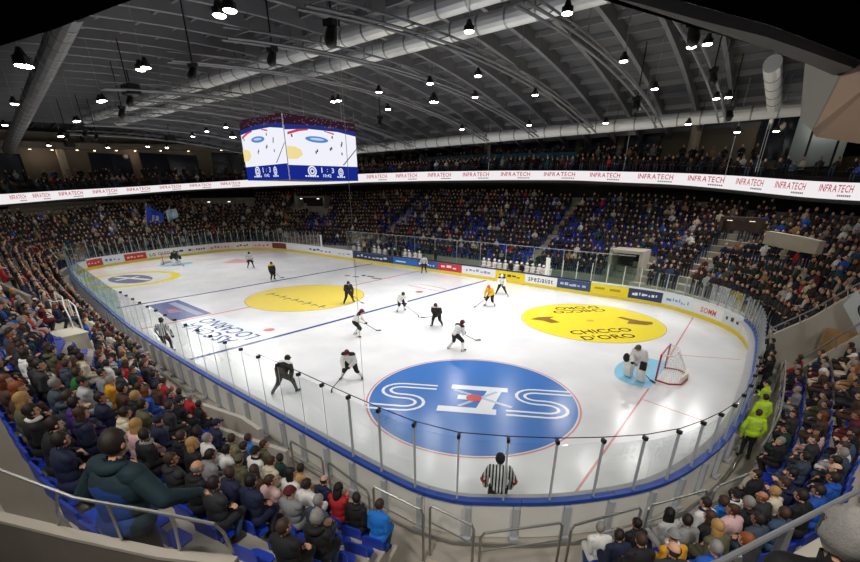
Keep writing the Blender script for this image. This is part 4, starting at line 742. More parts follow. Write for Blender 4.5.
def standing(lean=0., arms='down', turn=0., nod=0., spread=.11, step=0.):
    c = (0, 0, .93); T = lambda x, y, zz: rotx((x, y, zz), -lean, c)
    J = dict(pelvis=V3(0, 0, .95), chest=T(0, 0, 1.28), neck=T(0, 0, 1.46), sh=[T(-.18, 0, 1.40), T(.18, 0, 1.40)], hip=[V3(-.085, 0, .92), V3(.085, 0, .92)], an=[V3(-spread, step, .09), V3(spread, -step, .09)], toe=[V3(-spread - .03, step + .17, .035), V3(spread + .03, -step + .17, .035)])
    J['kn'] = [ik(J['hip'][k], J['an'][k], .42, (0, 1, 0)) for k in (0, 1)]
    W_ = {'down': [(-.25, .06, .86), (.25, .06, .86)], 'clap': [(-.05, .34, 1.3), (.05, .34, 1.3)], 'up': [(-.28, .2, 1.85), (.28, .2, 1.85)], 'rail': [(-.2, .35, 1.05), (.24, .42, 1.02)], 'hips': [(-.2, .1, 1.0), (.2, .1, 1.0)], 'folded': [(.1, .2, 1.18), (-.1, .22, 1.15)], 'phone': [(-.05, .33, 1.25), (.05, .33, 1.25)]}[arms]
    J['wr'] = [Vector(w) for w in W_]; J['el'] = [ik(J['sh'][k], J['wr'][k], .285, (-.7 if k == 0 else .7, -.5, -.4)) for k in (0, 1)]; J['long'] = True
    return J, head_frame(T(0, .03, 1.62), turn, nod - lean * .3)
SEAT_T = [build_figure('person', *seated(*a), fat=f) for a, f in (((.05, 'lap', 0, 0), 1.05), ((.12, 'knees', .3, -.1), 1.1), ((.0, 'folded', -.35, 0), 1.12), ((.2, 'knees', 0, -.05), 1.0), ((.08, 'phone', .15, -.35), 1.05), ((.1, 'lap', -.5, 0), 1.0), ((.05, 'rest', .6, 0), 1.15), ((.1, 'folded', .15, 0), 1.05))]
STAND_T = [build_figure('person', *standing(*a), fat=1.06) for a in ((.03, 'down', .2), (.05, 'clap', -.2), (.06, 'folded', .1), (.15, 'rail', 0, -.1), (.05, 'phone', -.1, -.3))]
# hair, hats: in the head's own frame
def shell(keep, sc=(.086, .106, .112), c=(0, -.012, .028), lump=0., th=.0, extra=None):
    mb = MB(); mb.ell((0, 0, 0), (1, 1, 1), n=20, m=16); rs = random.Random(5); V = []
    for q in mb.v: k = 1 + lump * (rs.random() - .3); V.append((c[0] + q[0] * sc[0] * k, c[1] + q[1] * sc[1] * k, c[2] + q[2] * sc[2] * k))
    fs = [f for f in mb.f if keep(*(sum(V[i][a] for i in f) / len(f) for a in range(3)))]; m2 = MB().add(V, fs)
    if extra: extra(m2)
    me = m2.mesh('hair', True); me.materials.append(None); return me
face = lambda x, y, z, lim=.03, low=-.04: not (y > lim and z < .075) and z > low
HAIRM = dict(short=shell(lambda x, y, z: face(x, y, z, .03, -.045), lump=.05), curly=shell(lambda x, y, z: face(x, y, z, .035, -.06), (.1, .118, .122), lump=.16), long=shell(lambda x, y, z: face(x, y, z, .015, -.09), (.092, .112, .116), lump=.05, extra=lambda m: m.ell((0, -.07, -.1), (.09, .045, .15), None, 14, 10).ell((-.07, -.03, -.08), (.03, .045, .12), None, 10, 8).ell((.07, -.03, -.08), (.03, .045, .12), None, 10, 8)),
    bun=shell(lambda x, y, z: face(x, y, z, .02, -.06), (.09, .11, .115), lump=.04, extra=lambda m: m.ell((0, -.12, .05), (.042, .042, .042), None, 10, 8)), fringe=shell(lambda x, y, z: y < .01 and -.06 < z < .045, (.083, .104, .108)),
    crop=shell(lambda x, y, z: face(x, y, z, .04, -.02), (.08, .099, .105)), beanie=shell(lambda x, y, z: z > .035, (.092, .112, .122), extra=lambda m: m.tube([(.09 * math.cos(t), -.012 + .11 * math.sin(t), .04) for t in np.linspace(0, 6.28, 19)[:-1]], .016, 6, closed=True)),
    cap=shell(lambda x, y, z: z > .04, (.089, .109, .112), extra=lambda m: m.prism([(-.07, .075), (-.05, .15), (0, .175), (.05, .15), (.07, .075)], .045, .055)))
HELM = shell(lambda x, y, z: z > -.0 or (y < -.02 and z > -.07), (.105, .13, .128), extra=lambda m: m.prism([(-.085, .07), (-.07, .13), (.07, .13), (.085, .07)], .005, .03)); HELM.name = 'helmet'
HOOD = (lambda m: (m.materials.append(None), m)[1])(MB().tube([(.125 * math.cos(a), -.015 + .105 * math.sin(a), -.135 - .03 * math.sin(a) ** 2) for a in np.linspace(3.3, 6.12, 15)], [.025 + .032 * math.sin(math.pi * k / 14) for k in range(15)], 8).mesh('hood', True))
SCARF = (lambda m: (m.materials.append(None), m)[1])(MB().tube([(.085 * math.cos(t), -.01 + .08 * math.sin(t), -.13 + .01 * math.sin(3 * t)) for t in np.linspace(0, 6.28, 19)[:-1]], .034, 8, closed=True).mesh('scarf', True))
CLOTH = dict(black='17171a', charcoal='2e2f33', grey='8a8b8c', silver='b5b6b6', navy='18213f', blue='1e56b4', bright='1b78d6', teal='15505c', white='e2e2e0', cream='d8cdb4', pink='d9b4b2', red='b8242c', maroon='5c1c28', mustard='d99a1c', purple='46246e', green='1d6a30', dkgreen='17382c', olive='5b5a42', khaki='7d7a5c', brown='4a3326', tan='b08a5e', camel='c29a62', slate='3a4656', denim='37506e', stone='a59c8e', ltblue='7fa0c4')
HAIRC = dict(black='0f0d0c', dark='231914', brown='3d2a1c', auburn='6a3518', blond='b48d52', grey='8d8a86', white='cfcbc4', ginger='8e4a1c')
NAMES = dict(dkgreen='dark green', ltblue='light blue', bright='bright blue', stone='stone-coloured')
def cm(k): return mat('cloth_' + k, CLOTH[k], .8, noise=.12, scale=40, bump=.15)
def hm_(k): return mat('hair_' + k, HAIRC[k], .6, noise=.35, scale=110, bump=.3)
SKINS = [mat('skin_%d' % i, h, .55, noise=.04) for i, h in enumerate(('d9a88a', 'cf9a7a', 'e0b496', 'b98263'))]
def slot(o, m, k=0): o.material_slots[k].link = 'OBJECT'; o.material_slots[k].material = m
def person(name, T, loc, rz, jacket, trousers, hair, hc, label, cat, group, skin=0, extra=None, ec=None, s=1., shoes=None, hatc=None, hood=None):
    r = link(name, T['body'], None, loc); r.rotation_euler.z = rz; r.scale = (s, s, s); slot(r, SKINS[skin % 4]); tag(r, label, cat, group)
    for n_, m in (('jacket', cm(jacket)), ('trousers', cm(trousers))): o = link(n_, T['G'][n_], r); slot(o, m)
    if hair:
        o = link('cap' if hair == 'cap' else 'beanie' if hair == 'beanie' else 'hair', HAIRM[hair], r); o.matrix_local = T['hm']; slot(o, cm(hatc) if hatc else hm_(hc))
        if hair in ('cap', 'beanie') and shoes: o = link('hair', HAIRM['crop'], r); o.matrix_local = T['hm']; slot(o, hm_(hc))
    if shoes:
        for q in T['G']['shoes']: o = link('shoe', q, r); slot(o, cm(shoes))
    if hood: o = link('hood', HOOD, r); o.matrix_local = T['hm']; slot(o, cm(hood))
    if extra: o = link('scarf', SCARF, r); o.matrix_local = T['hm']; slot(o, cm(extra))
    return r
# ------------------------------------------------------------------ spectators
BLK = [at(44, 318, 2.2)[:2], at(70, 338, 2.2)[:2]]
def EXCL(q):
    a, b2 = LSW[0][:2], LSW[1][:2]; t = np.clip(((q - a) @ (b2 - a)) / ((b2 - a) @ (b2 - a)), 0, 1)
    return np.linalg.norm(q - (a + t * (b2 - a))) < .55 or any(np.linalg.norm(q - c) < 1.05 for c in BLK) or np.linalg.norm(q - (CAM + ray(115, 444) * 5.3)[:2]) < .62 or any(np.linalg.norm(q - (g[n] * (1 - t) + g[n + 1] * t)[:2]) < .42 for g in (kp, kq) for n in range(len(g) - 1) for t in (0, .2, .4, .6, .8, 1)) or (q[0] > 29.4 and .75 < q[1] < 4.4)
def cand(a, b, ks):
    out = []
    for i in rng_idx(a, b)[::2]:
        n_ = NN[i % NP]
        for k in ks:
            if k >= CFG[i % NP][4] + .5: continue
            d, z = row(i, k); q = pos(i, d)
            if EXCL(q): continue
            out.append((i, k, q[0], q[1], z, math.atan2(-n_[1], -n_[0]) - math.pi / 2))
    return np.array(out)
CL = cand(J['n0'] + 2, J['n1'], range(9)); CR = cand(J['e0'] + 30, J['c1'] - 2, range(9))
HPX = {}
for nm, C_ in (('L', CL), ('R', CR)):
    hx = C_[:, 2:5].copy(); hx[:, 2] += 1.17; f = np.stack([-np.sin(C_[:, 5]), np.cos(C_[:, 5])], 1); hx[:, :2] += f * .03; HPX[nm] = proj(hx)
USED = {}
def free(i, k, gap=.44):
    d, _ = row(i, k)
    return all(np.linalg.norm(pos(i, d) - pos(j, row(j, k)[0])) > gap for j in USED.get(k, []) if abs(((i - j + NP / 2) % NP) - NP / 2) < 40)
PEOPLE = []   # (i,k,xy,z,rz,jacket,hair,hc,trousers,extra,listed)
def seat_person(u, v, side, *a, maxpx=26):
    C_, (px, dep) = (CL, HPX['L']) if side == 'L' else (CR, HPX['R']); e = np.hypot(px[:, 0] - u, px[:, 1] - v); e[dep < .5] = 1e9
    for j in np.argsort(e)[:600]:
        if e[j] > maxpx: return
        i, k = int(C_[j, 0]), int(C_[j, 1])
        if free(i, k, .455): USED.setdefault(k, []).append(i); PEOPLE.append([i, k, *C_[j, 2:6], *a, dep[j]]); return
SPEC = '''17,372 brown long auburn;35,367 charcoal short dark;22,384 brown long ginger;40,391 slate short grey;26,395 olive long blond;37,403 black short dark white;54,413 black short dark;57,369 slate short brown;69,382 green short brown;78,394 purple short black;86,373 silver cap black;95,378 grey short dark;105,385 mustard short grey;115,375 charcoal short dark;129,372 dkgreen short brown;135,389 black short brown;123,402 black short blond;120,411 cream bun dark;129,425 pink long blond;146,430 black short dark grey;143,406 olive short dark;147,391 blue long auburn;169,368 red short dark;187,380 charcoal short dark;182,389 red short grey;198,396 black short dark;169,391 navy short brown;177,403 black cap black;154,423 navy cap navy;175,440 black short brown;179,452 charcoal short brown;172,461 black fringe grey;197,428 navy curly dark;212,426 navy cap navy;206,436 white short grey;222,446 white short black;229,436 khaki short brown;233,444 charcoal short dark;246,438 bright short brown;236,459 olive cap olive;253,456 white beanie black black;265,440 olive short brown;271,450 dkgreen short dark;279,444 cream short brown;203,457 grey short dark;228,466 navy short brown;188,470 black long blond;246,486 navy short black;277,520 black short brown;253,557 charcoal fringe brown;290,470 white long black;277,475 pink short brown;297,490 grey beanie maroon;301,462 camel short dark;316,482 navy fringe brown;327,524 black curly grey;341,493 red long black;357,498 black short dark;381,505 bright short brown;402,506 charcoal short grey;100,453 black short dark;3,446 grey short dark;160,380 brown short dark;152,372 navy short dark;108,392 navy short dark;66,395 slate short brown;60,427 navy short dark;85,410 navy long brown;195,372 charcoal short dark;163,410 charcoal short brown;128,388 brown short dark;241,452 brown long brown;262,470 navy short dark;215,470 charcoal short dark;305,505 slate short grey;268,436 tan short dark;310,470 white bun dark'''
SPECR = '''479,556 black short black;521,543 navy fringe brown;538,544 charcoal short dark;547,535 navy short blond;560,536 cream short blond;571,532 navy short black;585,537 white short grey;588,549 charcoal short dark;504,558 charcoal short brown;558,558 silver short brown;640,519 black short black;671,510 silver long black;645,548 black short brown;609,555 navy short dark;687,538 mustard beanie grey white;708,522 black long brown;710,501 white short dark navy;722,490 bright curly brown;720,511 pink short brown;730,526 olive long blond;717,546 blue crop grey;682,560 charcoal fringe brown;687,525 grey short dark;706,538 blue short dark;736,504 white cap black black;750,507 black short grey;766,500 charcoal fringe ginger;762,511 slate short dark;777,490 cream short blond;785,479 navy short brown;797,475 navy short black;811,479 blue short dark;821,466 blue short dark;833,467 navy fringe brown;828,481 black short black;852,467 slate short grey;840,444 white short brown black;843,476 white long black;853,486 maroon cap white;840,493 navy beanie pink;837,497 slate cap black;806,532 grey fringe brown;769,554 charcoal short ginger;811,501 black short dark;767,482 black short dark;787,387 grey short grey;787,378 purple short dark;807,373 black short dark;815,403 charcoal short dark;816,430 pink long black;784,428 dkgreen short dark;787,442 black short grey;833,420 brown long auburn;845,386 charcoal short dark;833,395 olive short dark;850,412 maroon short brown;826,386 black short brown;848,430 black short dark;835,408 stone long brown;822,412 navy short dark;852,396 brown short dark;843,372 tan long ginger;852,382 charcoal short dark;841,360 maroon short dark;852,352 brown long brown;856,440 denim short dark;800,410 charcoal short dark;660,556 navy short brown;740,540 black short dark;758,530 slate short brown;785,512 denim short brown;845,505 olive short brown;795,497 charcoal short dark;856,455 navy short dark;826,445 charcoal short brown;805,455 slate short dark;632,552 charcoal cap navy'''
rs = random.Random(11); TR = ['denim', 'black', 'navy', 'charcoal', 'slate']
def parse(txt, side):
    for t in txt.split(';'):
        xy, jk, hr, hc, *ex = t.split(); u, v = map(float, xy.split(',')); 
        hatc = hc if hr in ('cap', 'beanie') else None
        seat_person(u, v, side, jk, hr, hc if not hatc else 'dark', rs.choice(TR), ex[0] if ex else None, hatc)
parse(SPEC, 'L'); parse(SPECR, 'R')
JK = ['black'] * 5 + ['charcoal'] * 4 + ['navy'] * 4 + ['slate', 'brown', 'brown', 'maroon', 'grey', 'olive', 'stone', 'white', 'blue', 'denim', 'tan', 'dkgreen', 'red', 'silver', 'teal', 'cream']
HK = ['short'] * 6 + ['long'] * 3 + ['curly', 'bun', 'cap', 'beanie', 'fringe', 'crop']; HCS = ['dark', 'dark', 'black', 'brown', 'brown', 'auburn', 'blond', 'grey', 'grey']
# fill the rows that the photograph shows packed
for nm, C_, test in (('L', CL, lambda u, v: -20 < u < 205 and v < 364 and not (30 < u < 84 and 306 < v < 344)), ('R', CR, lambda u, v: 765 < u < 880 and 225 < v < 372)):
    px, dep = HPX[nm]; order = np.argsort(dep)
    for j in order:
        u, v = px[j]
        if dep[j] < 1 or not test(u, v): continue
        i, k = int(C_[j, 0]), int(C_[j, 1])
        if free(i, k, .49):
            USED.setdefault(k, []).append(i)
            if rs.random() < .06: continue
            hr = rs.choice(HK); jk = rs.choice(JK); PEOPLE.append([i, k, *C_[j, 2:6], jk, hr, rs.choice(HCS), rs.choice(TR), None, rs.choice(['black', 'navy', 'white', 'blue', 'grey']) if hr in ('cap', 'beanie') else None, dep[j]])
PEOPLE.sort(key=lambda q: q[-1]); NIND = 250
IND, REST = PEOPLE[:NIND], PEOPLE[NIND:]
HN = dict(short='short-haired', long='long-haired', curly='curly-haired', bun='hair-in-a-bun', fringe='balding', crop='close-cropped', cap='capped', beanie='beanie-wearing')
RW = ['front', 'second', 'third', 'fourth', 'fifth', 'sixth', 'seventh', 'eighth', 'ninth', 'tenth']
nmC = lambda c: NAMES.get(c, c)
def desc(q):
    jk, hr, hc, tr, ex, hat = q[6:12]; h = f'{nmC(hat)} {hr}' if hat else (f'{hc} {"hair" if hr not in ("fringe", "bun", "long", "curly") else {"fringe": "balding head", "bun": "hair in a bun", "long": "long hair", "curly": "curly hair"}[hr]}')
    return f'in {nmC(jk)} jacket' + (f' with {nmC(ex)} scarf' if ex else '') + f', {h}'
seen = {}
def side(q): return 'left stand' if (q[0] - J['n0']) % NP < NP * .4 else 'right stand'
for q in IND: q.append(f'spectator {desc(q)}, {side(q)} {RW[q[1]]} row')
for rnd in range(4):
    cnt = {}
    for q in IND: cnt.setdefault(q[-1], []).append(q)
    for l, g in cnt.items():
        if len(g) < 2: continue
        for q in g:
            nb = sorted((o for o in IND if o is not q and o[1] == q[1] and side(o) == side(q) and o[6] != q[6]), key=lambda o: (o[2] - q[2]) ** 2 + (o[3] - q[3]) ** 2)
            if len(nb) > 4: q[-1] = f'spectator {desc(q[:10] + [None] + q[11:])}, {side(q)} {RW[q[1]]} row, ' + ('beside ' + nmC(nb[0][6]) if rnd == 0 else 'between ' + nmC(nb[0][6]) + ' and ' + nmC(nb[min(rnd, 4)][6]) if rnd < 3 else 'near ' + nmC(nb[4][6])) + (' jacket' if rnd in (0, 3) else ' jackets')
for n_, q in enumerate(IND):
    i, k, x, y, z, rz, jk, hr, hc, tr, ex, hat, dep, lab = q; f = rs.choice(SEAT_T); w = lab.split(); lab = ' '.join(w[:16])
    sh = 'red' if (n_ < 6 and jk == 'grey' and x < 22) else rs.choice(['white', 'black', 'black', 'charcoal', 'brown'])
    person('spectator', f, (x, y, z + .002), rz + rs.uniform(-.05, .05), jk, tr, hr, hc, lab, 'person', 'seated spectators in the near stands', rs.randrange(4), extra=ex, hatc=hat, s=rs.uniform(.93, 1.0), shoes=sh if dep < 13 else None, hood=jk if (rs.random() < .25 and dep < 12) else None)
# seats under and between them
SBK = MB(); w = .22
for a, (zz0, zz1) in enumerate(((.36, .66),)):
    P = [(-w, zz0), (w, zz0), (w, zz1 - .05), (w - .05, zz1), (-w + .05, zz1), (-w, zz1 - .05)]; SBK.add([(x, -.20 - .03 * (1 - abs(x) / w), z) for x, z in P] + [(x, -.235 - .03 * (1 - abs(x) / w), z) for x, z in P], [(5, 4, 3, 2, 1, 0), (6, 7, 8, 9, 10, 11)] + [(k, (k + 1) % 6, 6 + (k + 1) % 6, 6 + k) for k in range(6)])
SBKM = SBK.mesh('backrest'); SBKM.materials.append(SEATB); SPN = MB().prism([(-.21, -.19), (.21, -.19), (.2, .06), (.14, .1), (-.14, .1), (-.2, .06)], .27, .30).mesh('seat_pan'); SPN.materials.append(SEATB); SLG = MB().box((0, -.15, .135), (.06, .08, .27)).box((0, -.15, .012), (.16, .12, .024)).mesh('support'); SLG.materials.append(STEEL)
SEATS = []
for sd, a, b2, ks in (('left', J['n0'] + 2, J['n1'] - 160, range(8)), ('right', J['e1'] - 170, J['c1'] - 2, range(6))):
    for k in ks:
        I = rng_idx(a, b2); occ = sorted(i for i in USED.get(k, []) if (i - a) % NP <= (b2 - a) % NP); taken = []
        for i in occ: taken.append((i, True))
        last = -99
        for i in I:
            d, z = row(i, k)
            if k >= CFG[i % NP][4] - .5 or EXCL(pos(i, d)): continue
            if all(np.linalg.norm(pos(i, d) - pos(j, row(j, k)[0])) > .49 for j, _ in taken if abs((i - j + NP / 2) % NP - NP / 2) < 14): taken.append((i, False))
        for i, oc in taken:
            d, z = row(i, k); q = pos(i, d); u, v = proj((*q, z + .6))[0][0]; dp = proj((*q, z + .6))[1][0]; n_ = NN[i % NP]
            if -25 < u < 885 and v < 590 and dp > 0: SEATS.append((dp, q[0], q[1], z, math.atan2(-n_[1], -n_[0]) - math.pi / 2, oc, sd))
SEATS.sort(); 
for dp, x, y, z, rz, oc, sd in SEATS[:290]:
    r = empty('stadium_seat', (x, y, z), f'blue plastic seat in the {sd} stand, ' + ('a spectator sitting on it' if oc else 'left empty'), 'seat', f'{"taken" if oc else "empty"} blue seats of the {sd} stand', rz)
    link('backrest', SBKM, r); link('seat_pan', SPN, r); link('support', SLG, r)
# the countless rest of the crowd and of the seats: one object each
def lowfig(stand):
    m = MB(); z0 = .86 if stand else .46
    m.ell((0, 0, z0 + .70), (.085, .1, .12), n=8, m=6, mi=0); m.ell((0, -.022, z0 + .725), (.088, .1, .115), n=8, m=6, mi=1)
    for a, b2, (w0, d0), (w1, d1) in ((z0 - .08, z0 + .35, (.17, .12), (.2, .12)), (z0 + .35, z0 + .56, (.2, .12), (.09, .08))):
        V = [(w0 * math.cos(t), d0 * math.sin(t), a) for t in np.linspace(0, 6.28, 9)[:-1]] + [(w1 * math.cos(t), d1 * math.sin(t), b2) for t in np.linspace(0, 6.28, 9)[:-1]]; m.add(V, [(k, (k + 1) % 8, 8 + (k + 1) % 8, 8 + k) for k in range(8)], 2)
    for s_ in (-1, 1):
        m.tube([(s_ * .2, -.02, z0 + .45), (s_ * .25, .05, z0 + .2), (s_ * .1, .26, z0 + .17)], [.055, .045, .035], 5, 2); m.ell((s_ * .09, .29, z0 + .18), (.035, .05, .035), n=5, m=4, mi=0)
        if stand: m.tube([(s_ * .09, 0, .85), (s_ * .1, .02, .45), (s_ * .1, 0, .0)], [.09, .065, .05], 5, 3)
        else: m.tube([(s_ * .09, 0, .5), (s_ * .11, .36, .5), (s_ * .11, .3, .0)], [.085, .07, .045], 5, 3)
    return m
def mass(name, figs, lows, label, cat, grp=None):
    Vs, Fs, Cs, off = [], [], [], 0; L = []
    for m in lows:
        tri = [(f, c) for f, c in zip(m.f, m.m)]; L.append((np.array(m.v), [f for f, _ in tri], [c for _, c in tri]))
    for lo, x, y, z, rz, s_, cols in figs:
        v, f, c = L[lo]; ca, sa = math.cos(rz) * s_, math.sin(rz) * s_; q = np.stack([x + v[:, 0] * ca - v[:, 1] * sa, y + v[:, 0] * sa + v[:, 1] * ca, z + v[:, 2] * s_], 1); Vs.append(q); Fs += [tuple(off + i for i in g) for g in f]; Cs.append(np.array([cols[k] for k in c])); off += len(v)
    me = bpy.data.meshes.new(name); me.from_pydata(np.concatenate(Vs).tolist(), [], Fs); A = me.attributes.new('tint', 'FLOAT_COLOR', 'FACE'); Cc = np.concatenate(Cs); A.data.foreach_set('color', np.c_[Cc, np.ones(len(Cc))].astype(np.float32).ravel()); me.update(); me.materials.append(vcol(name)); o = link(name, me); tag(o, label, cat, grp, 'stuff'); return o
SK = [lin(h) for h in ('d9a88a', 'c9957a', 'e0b496', 'a87458')]; CF_ = [lin(CLOTH[k]) for k in JK]; HF = [lin(HAIRC[k]) for k in HCS]; TF = [lin(CLOTH[k]) for k in TR]
DKC = [lin(h) for h in ('141416', '18181b', '1e1c1c', '222024', '2a2420', '1a1e2c', '161c30', '2e2622', '35291f', '262a30', '3a2c26', '202a2a')]
def cols(): return (rs.choice(SK), rs.choice(HF), rs.choice(DKC) if rs.random() < .5 else rs.choice(CF_), rs.choice(TF))
figs = []; seatfigs = []; SBL = [lin('1c3fb4')] * 4
for q in REST: figs.append((0, q[2], q[3], q[4], q[5] + rs.uniform(-.2, .2), rs.uniform(.95, 1.08), (rs.choice(SK), lin(HAIRC[q[8]]), lin(CLOTH[q[6]]), lin(CLOTH[q[9]]))))
AISL = [hit_wall(u, v, 3.5)[1] for u, v in ((372, 250), (527, 268), (692, 286), (318, 244), (250, 240))]
VOM = [(hit_wall(u0, v, d)[1], hit_wall(u1, v, d)[1], d - .5, d + (1.2 if u0 > 700 else 2.4)) for u0, u1, v, d in ((604, 638, 281, 2.9), (201, 241, 212, 9.0), (34, 70, 226, 8.0), (293, 327, 208, 8.0), (716, 758, 232, 6.2))]
def blocked(i, d): return any(np.linalg.norm(pos(i, d) - pos(a, d)) < .5 for a in AISL[:3]) or any(a - (4 if da > 7 else 0) <= i <= b2 + (4 if da > 7 else -1) and da < d < db for a, b2, da, db in VOM)
for a, b2, pitch, occ, mode in ((J['n1'] + 1, J['w0'], .5, .97, 1), (J['w0'] + 1, J['w1'], .47, .97, 1), (J['w1'] + 1, AISL[0], .5, .93, 0), (AISL[0], J['f1'], .5, .82, 0), (J['f1'] + 1, J['e0'] + 24, .47, .97, 1)):
    for k in range(15):
        st = pitch * rs.random(); prev = None; acc = st
        for i in rng_idx(a, b2):
            c = CFG[i % NP]
            if k >= c[4] - .5: continue
            d, z = row(i, k); q = pos(i, d)
            if prev is not None: acc += np.linalg.norm(q - prev)
            prev = q
            if acc < pitch: continue
            acc = 0
            if any(np.linalg.norm(q - (r0[n] * (1 - t) + r0[n + 1] * t)) < .55 for n in (0, 1) for t in (0, .25, .5, .75, 1)) or blocked(i, d) or (d > DR - .5 and z + 1.85 > float(np.interp(i, RI, ZB)) - .3): continue
            n_ = NN[i % NP]; rz = math.atan2(-n_[1], -n_[0]) - math.pi / 2
            o_ = occ * (.55 if (mode == 0 and 4 <= k <= 7 and math.sin(i * .05) > .2) else 1)
            if rs.random() < o_: figs.append((1 if mode else 0, q[0] + rs.uniform(-.06, .06), q[1] + rs.uniform(-.06, .06), z, rz + rs.uniform(-.4, .4), rs.uniform(.92, 1.08), cols()))
            if mode == 0: seatfigs.append((0, q[0], q[1], z, rz, 1, SBL))
for k, (dd, dz) in enumerate(((.75, .0), (1.75, .27), (2.9, .62), (3.7, .62))):   # balcony
    for i in np.arange(RI[0], RI[-1], 5):
        if GB0 - 6 < i < GB1 + 6 and k > 1: continue
        if rs.random() < (.8 if k < 2 else .45): n_ = NN[int(i) % NP]; figs.append((0 if k < 2 else 1, *pos(i, DR + dd), zt_at(i) + dz - .0, math.atan2(-n_[1], -n_[0]) - math.pi / 2 + rs.uniform(-.4, .4), rs.uniform(.9, 1.05), cols()))
mass('crowd', figs, [lowfig(False), lowfig(True)], 'dense crowd of spectators filling the far stands, the corners and the balcony', 'crowd')
ls = MB().box((0, -.23, .55), (.42, .04, .34)).box((0, 0, .36), (.4, .38, .04)).box((0, -.2, .18), (.08, .06, .36)); mass('seat_mass', seatfigs, [ls], 'rows of blue seats showing between the far spectators', 'seats'); del seatfigs
# ------------------------------------------------------------------ players and officials
def skate_fig(loc, rz, blade, lean=.5, spread=.28, stride=0., turn=0., gear=.035, stand=False, side_=1):
    c = (0, -.05, .84); T = lambda x, y, zz: rotx((x, y, zz), -lean, c); zp = .84 if not stand else .93
    Jn = dict(pelvis=V3(0, -.05, zp), chest=T(0, -.03, zp + .34), neck=T(0, 0, zp + .52), sh=[T(-.19, -.02, zp + .46), T(.19, -.02, zp + .46)], hip=[V3(-.1, -.05, zp - .03), V3(.1, -.05, zp - .03)], an=[V3(-spread, -stride, .12), V3(spread, stride * .6, .12)], toe=[V3(-spread - .05, -stride + .17, .075), V3(spread + .05, stride * .6 + .17, .075)])
    Jn['kn'] = [ik(Jn['hip'][k], Jn['an'][k], .43, (0, 1, 0)) for k in (0, 1)]; top = None
    if blade is not None:
        B = Vector(blade); top = T(-.1 * side_, .36, zp + .2); low = top + (B - top) * (.5 / max(.6, (B - top).length)); w = [top, low] if side_ > 0 else [low, top]
        for k in (0, 1):
            dd = w[k] - Jn['sh'][k]
            if dd.length > .54: w[k] = Jn['sh'][k] + dd.normalized() * .54
        Jn['wr'] = w; top = w[0] if side_ > 0 else w[1]
    else: Jn['wr'] = [T(-.3, .12, zp - .05), T(.3, .12, zp - .05)]
    Jn['el'] = [ik(Jn['sh'][k], Jn['wr'][k], .29, (-.7 if k == 0 else .7, -.5, -.3)) for k in (0, 1)]; Jn['long'] = True
    return build_figure('person', Jn, head_frame(T(0, .06, zp + .68), turn, -lean * .15), 1.08, .013, 4200, gear, hands=False), top
STRIPE = bpy.data.materials.new('cloth_stripes'); STRIPE.use_nodes = True; nt = STRIPE.node_tree; tc = nt.nodes.new('ShaderNodeTexCoord'); wv = nt.nodes.new('ShaderNodeTexWave'); wv.inputs['Scale'].default_value = 4.2; wv.wave_profile = 'SIN'; wv.bands_direction = 'X'; cr = nt.nodes.new('ShaderNodeValToRGB'); cr.color_ramp.interpolation = 'CONSTANT'; cr.color_ramp.elements[0].color = (.01, .01, .012, 1); cr.color_ramp.elements[1].color = (.85, .85, .85, 1); cr.color_ramp.elements[1].position = .5
nt.links.new(tc.outputs['Object'], wv.inputs[0]); nt.links.new(wv.outputs[1], cr.inputs[0]); nt.links.new(cr.outputs[0], nt.nodes['Principled BSDF'].inputs['Base Color'])
CLOTH['deepteal'] = '0f2a33'; CLOTH['panelblue'] = '1f4c98'
CLOTH.update(hockey_white='e6e4e0', hockey_black='141416', hockey_yellow='e0b020', lime='c4ee22', flame='d0501c'); JERS = lambda k: STRIPE if k == 'stripes' else cm(k)
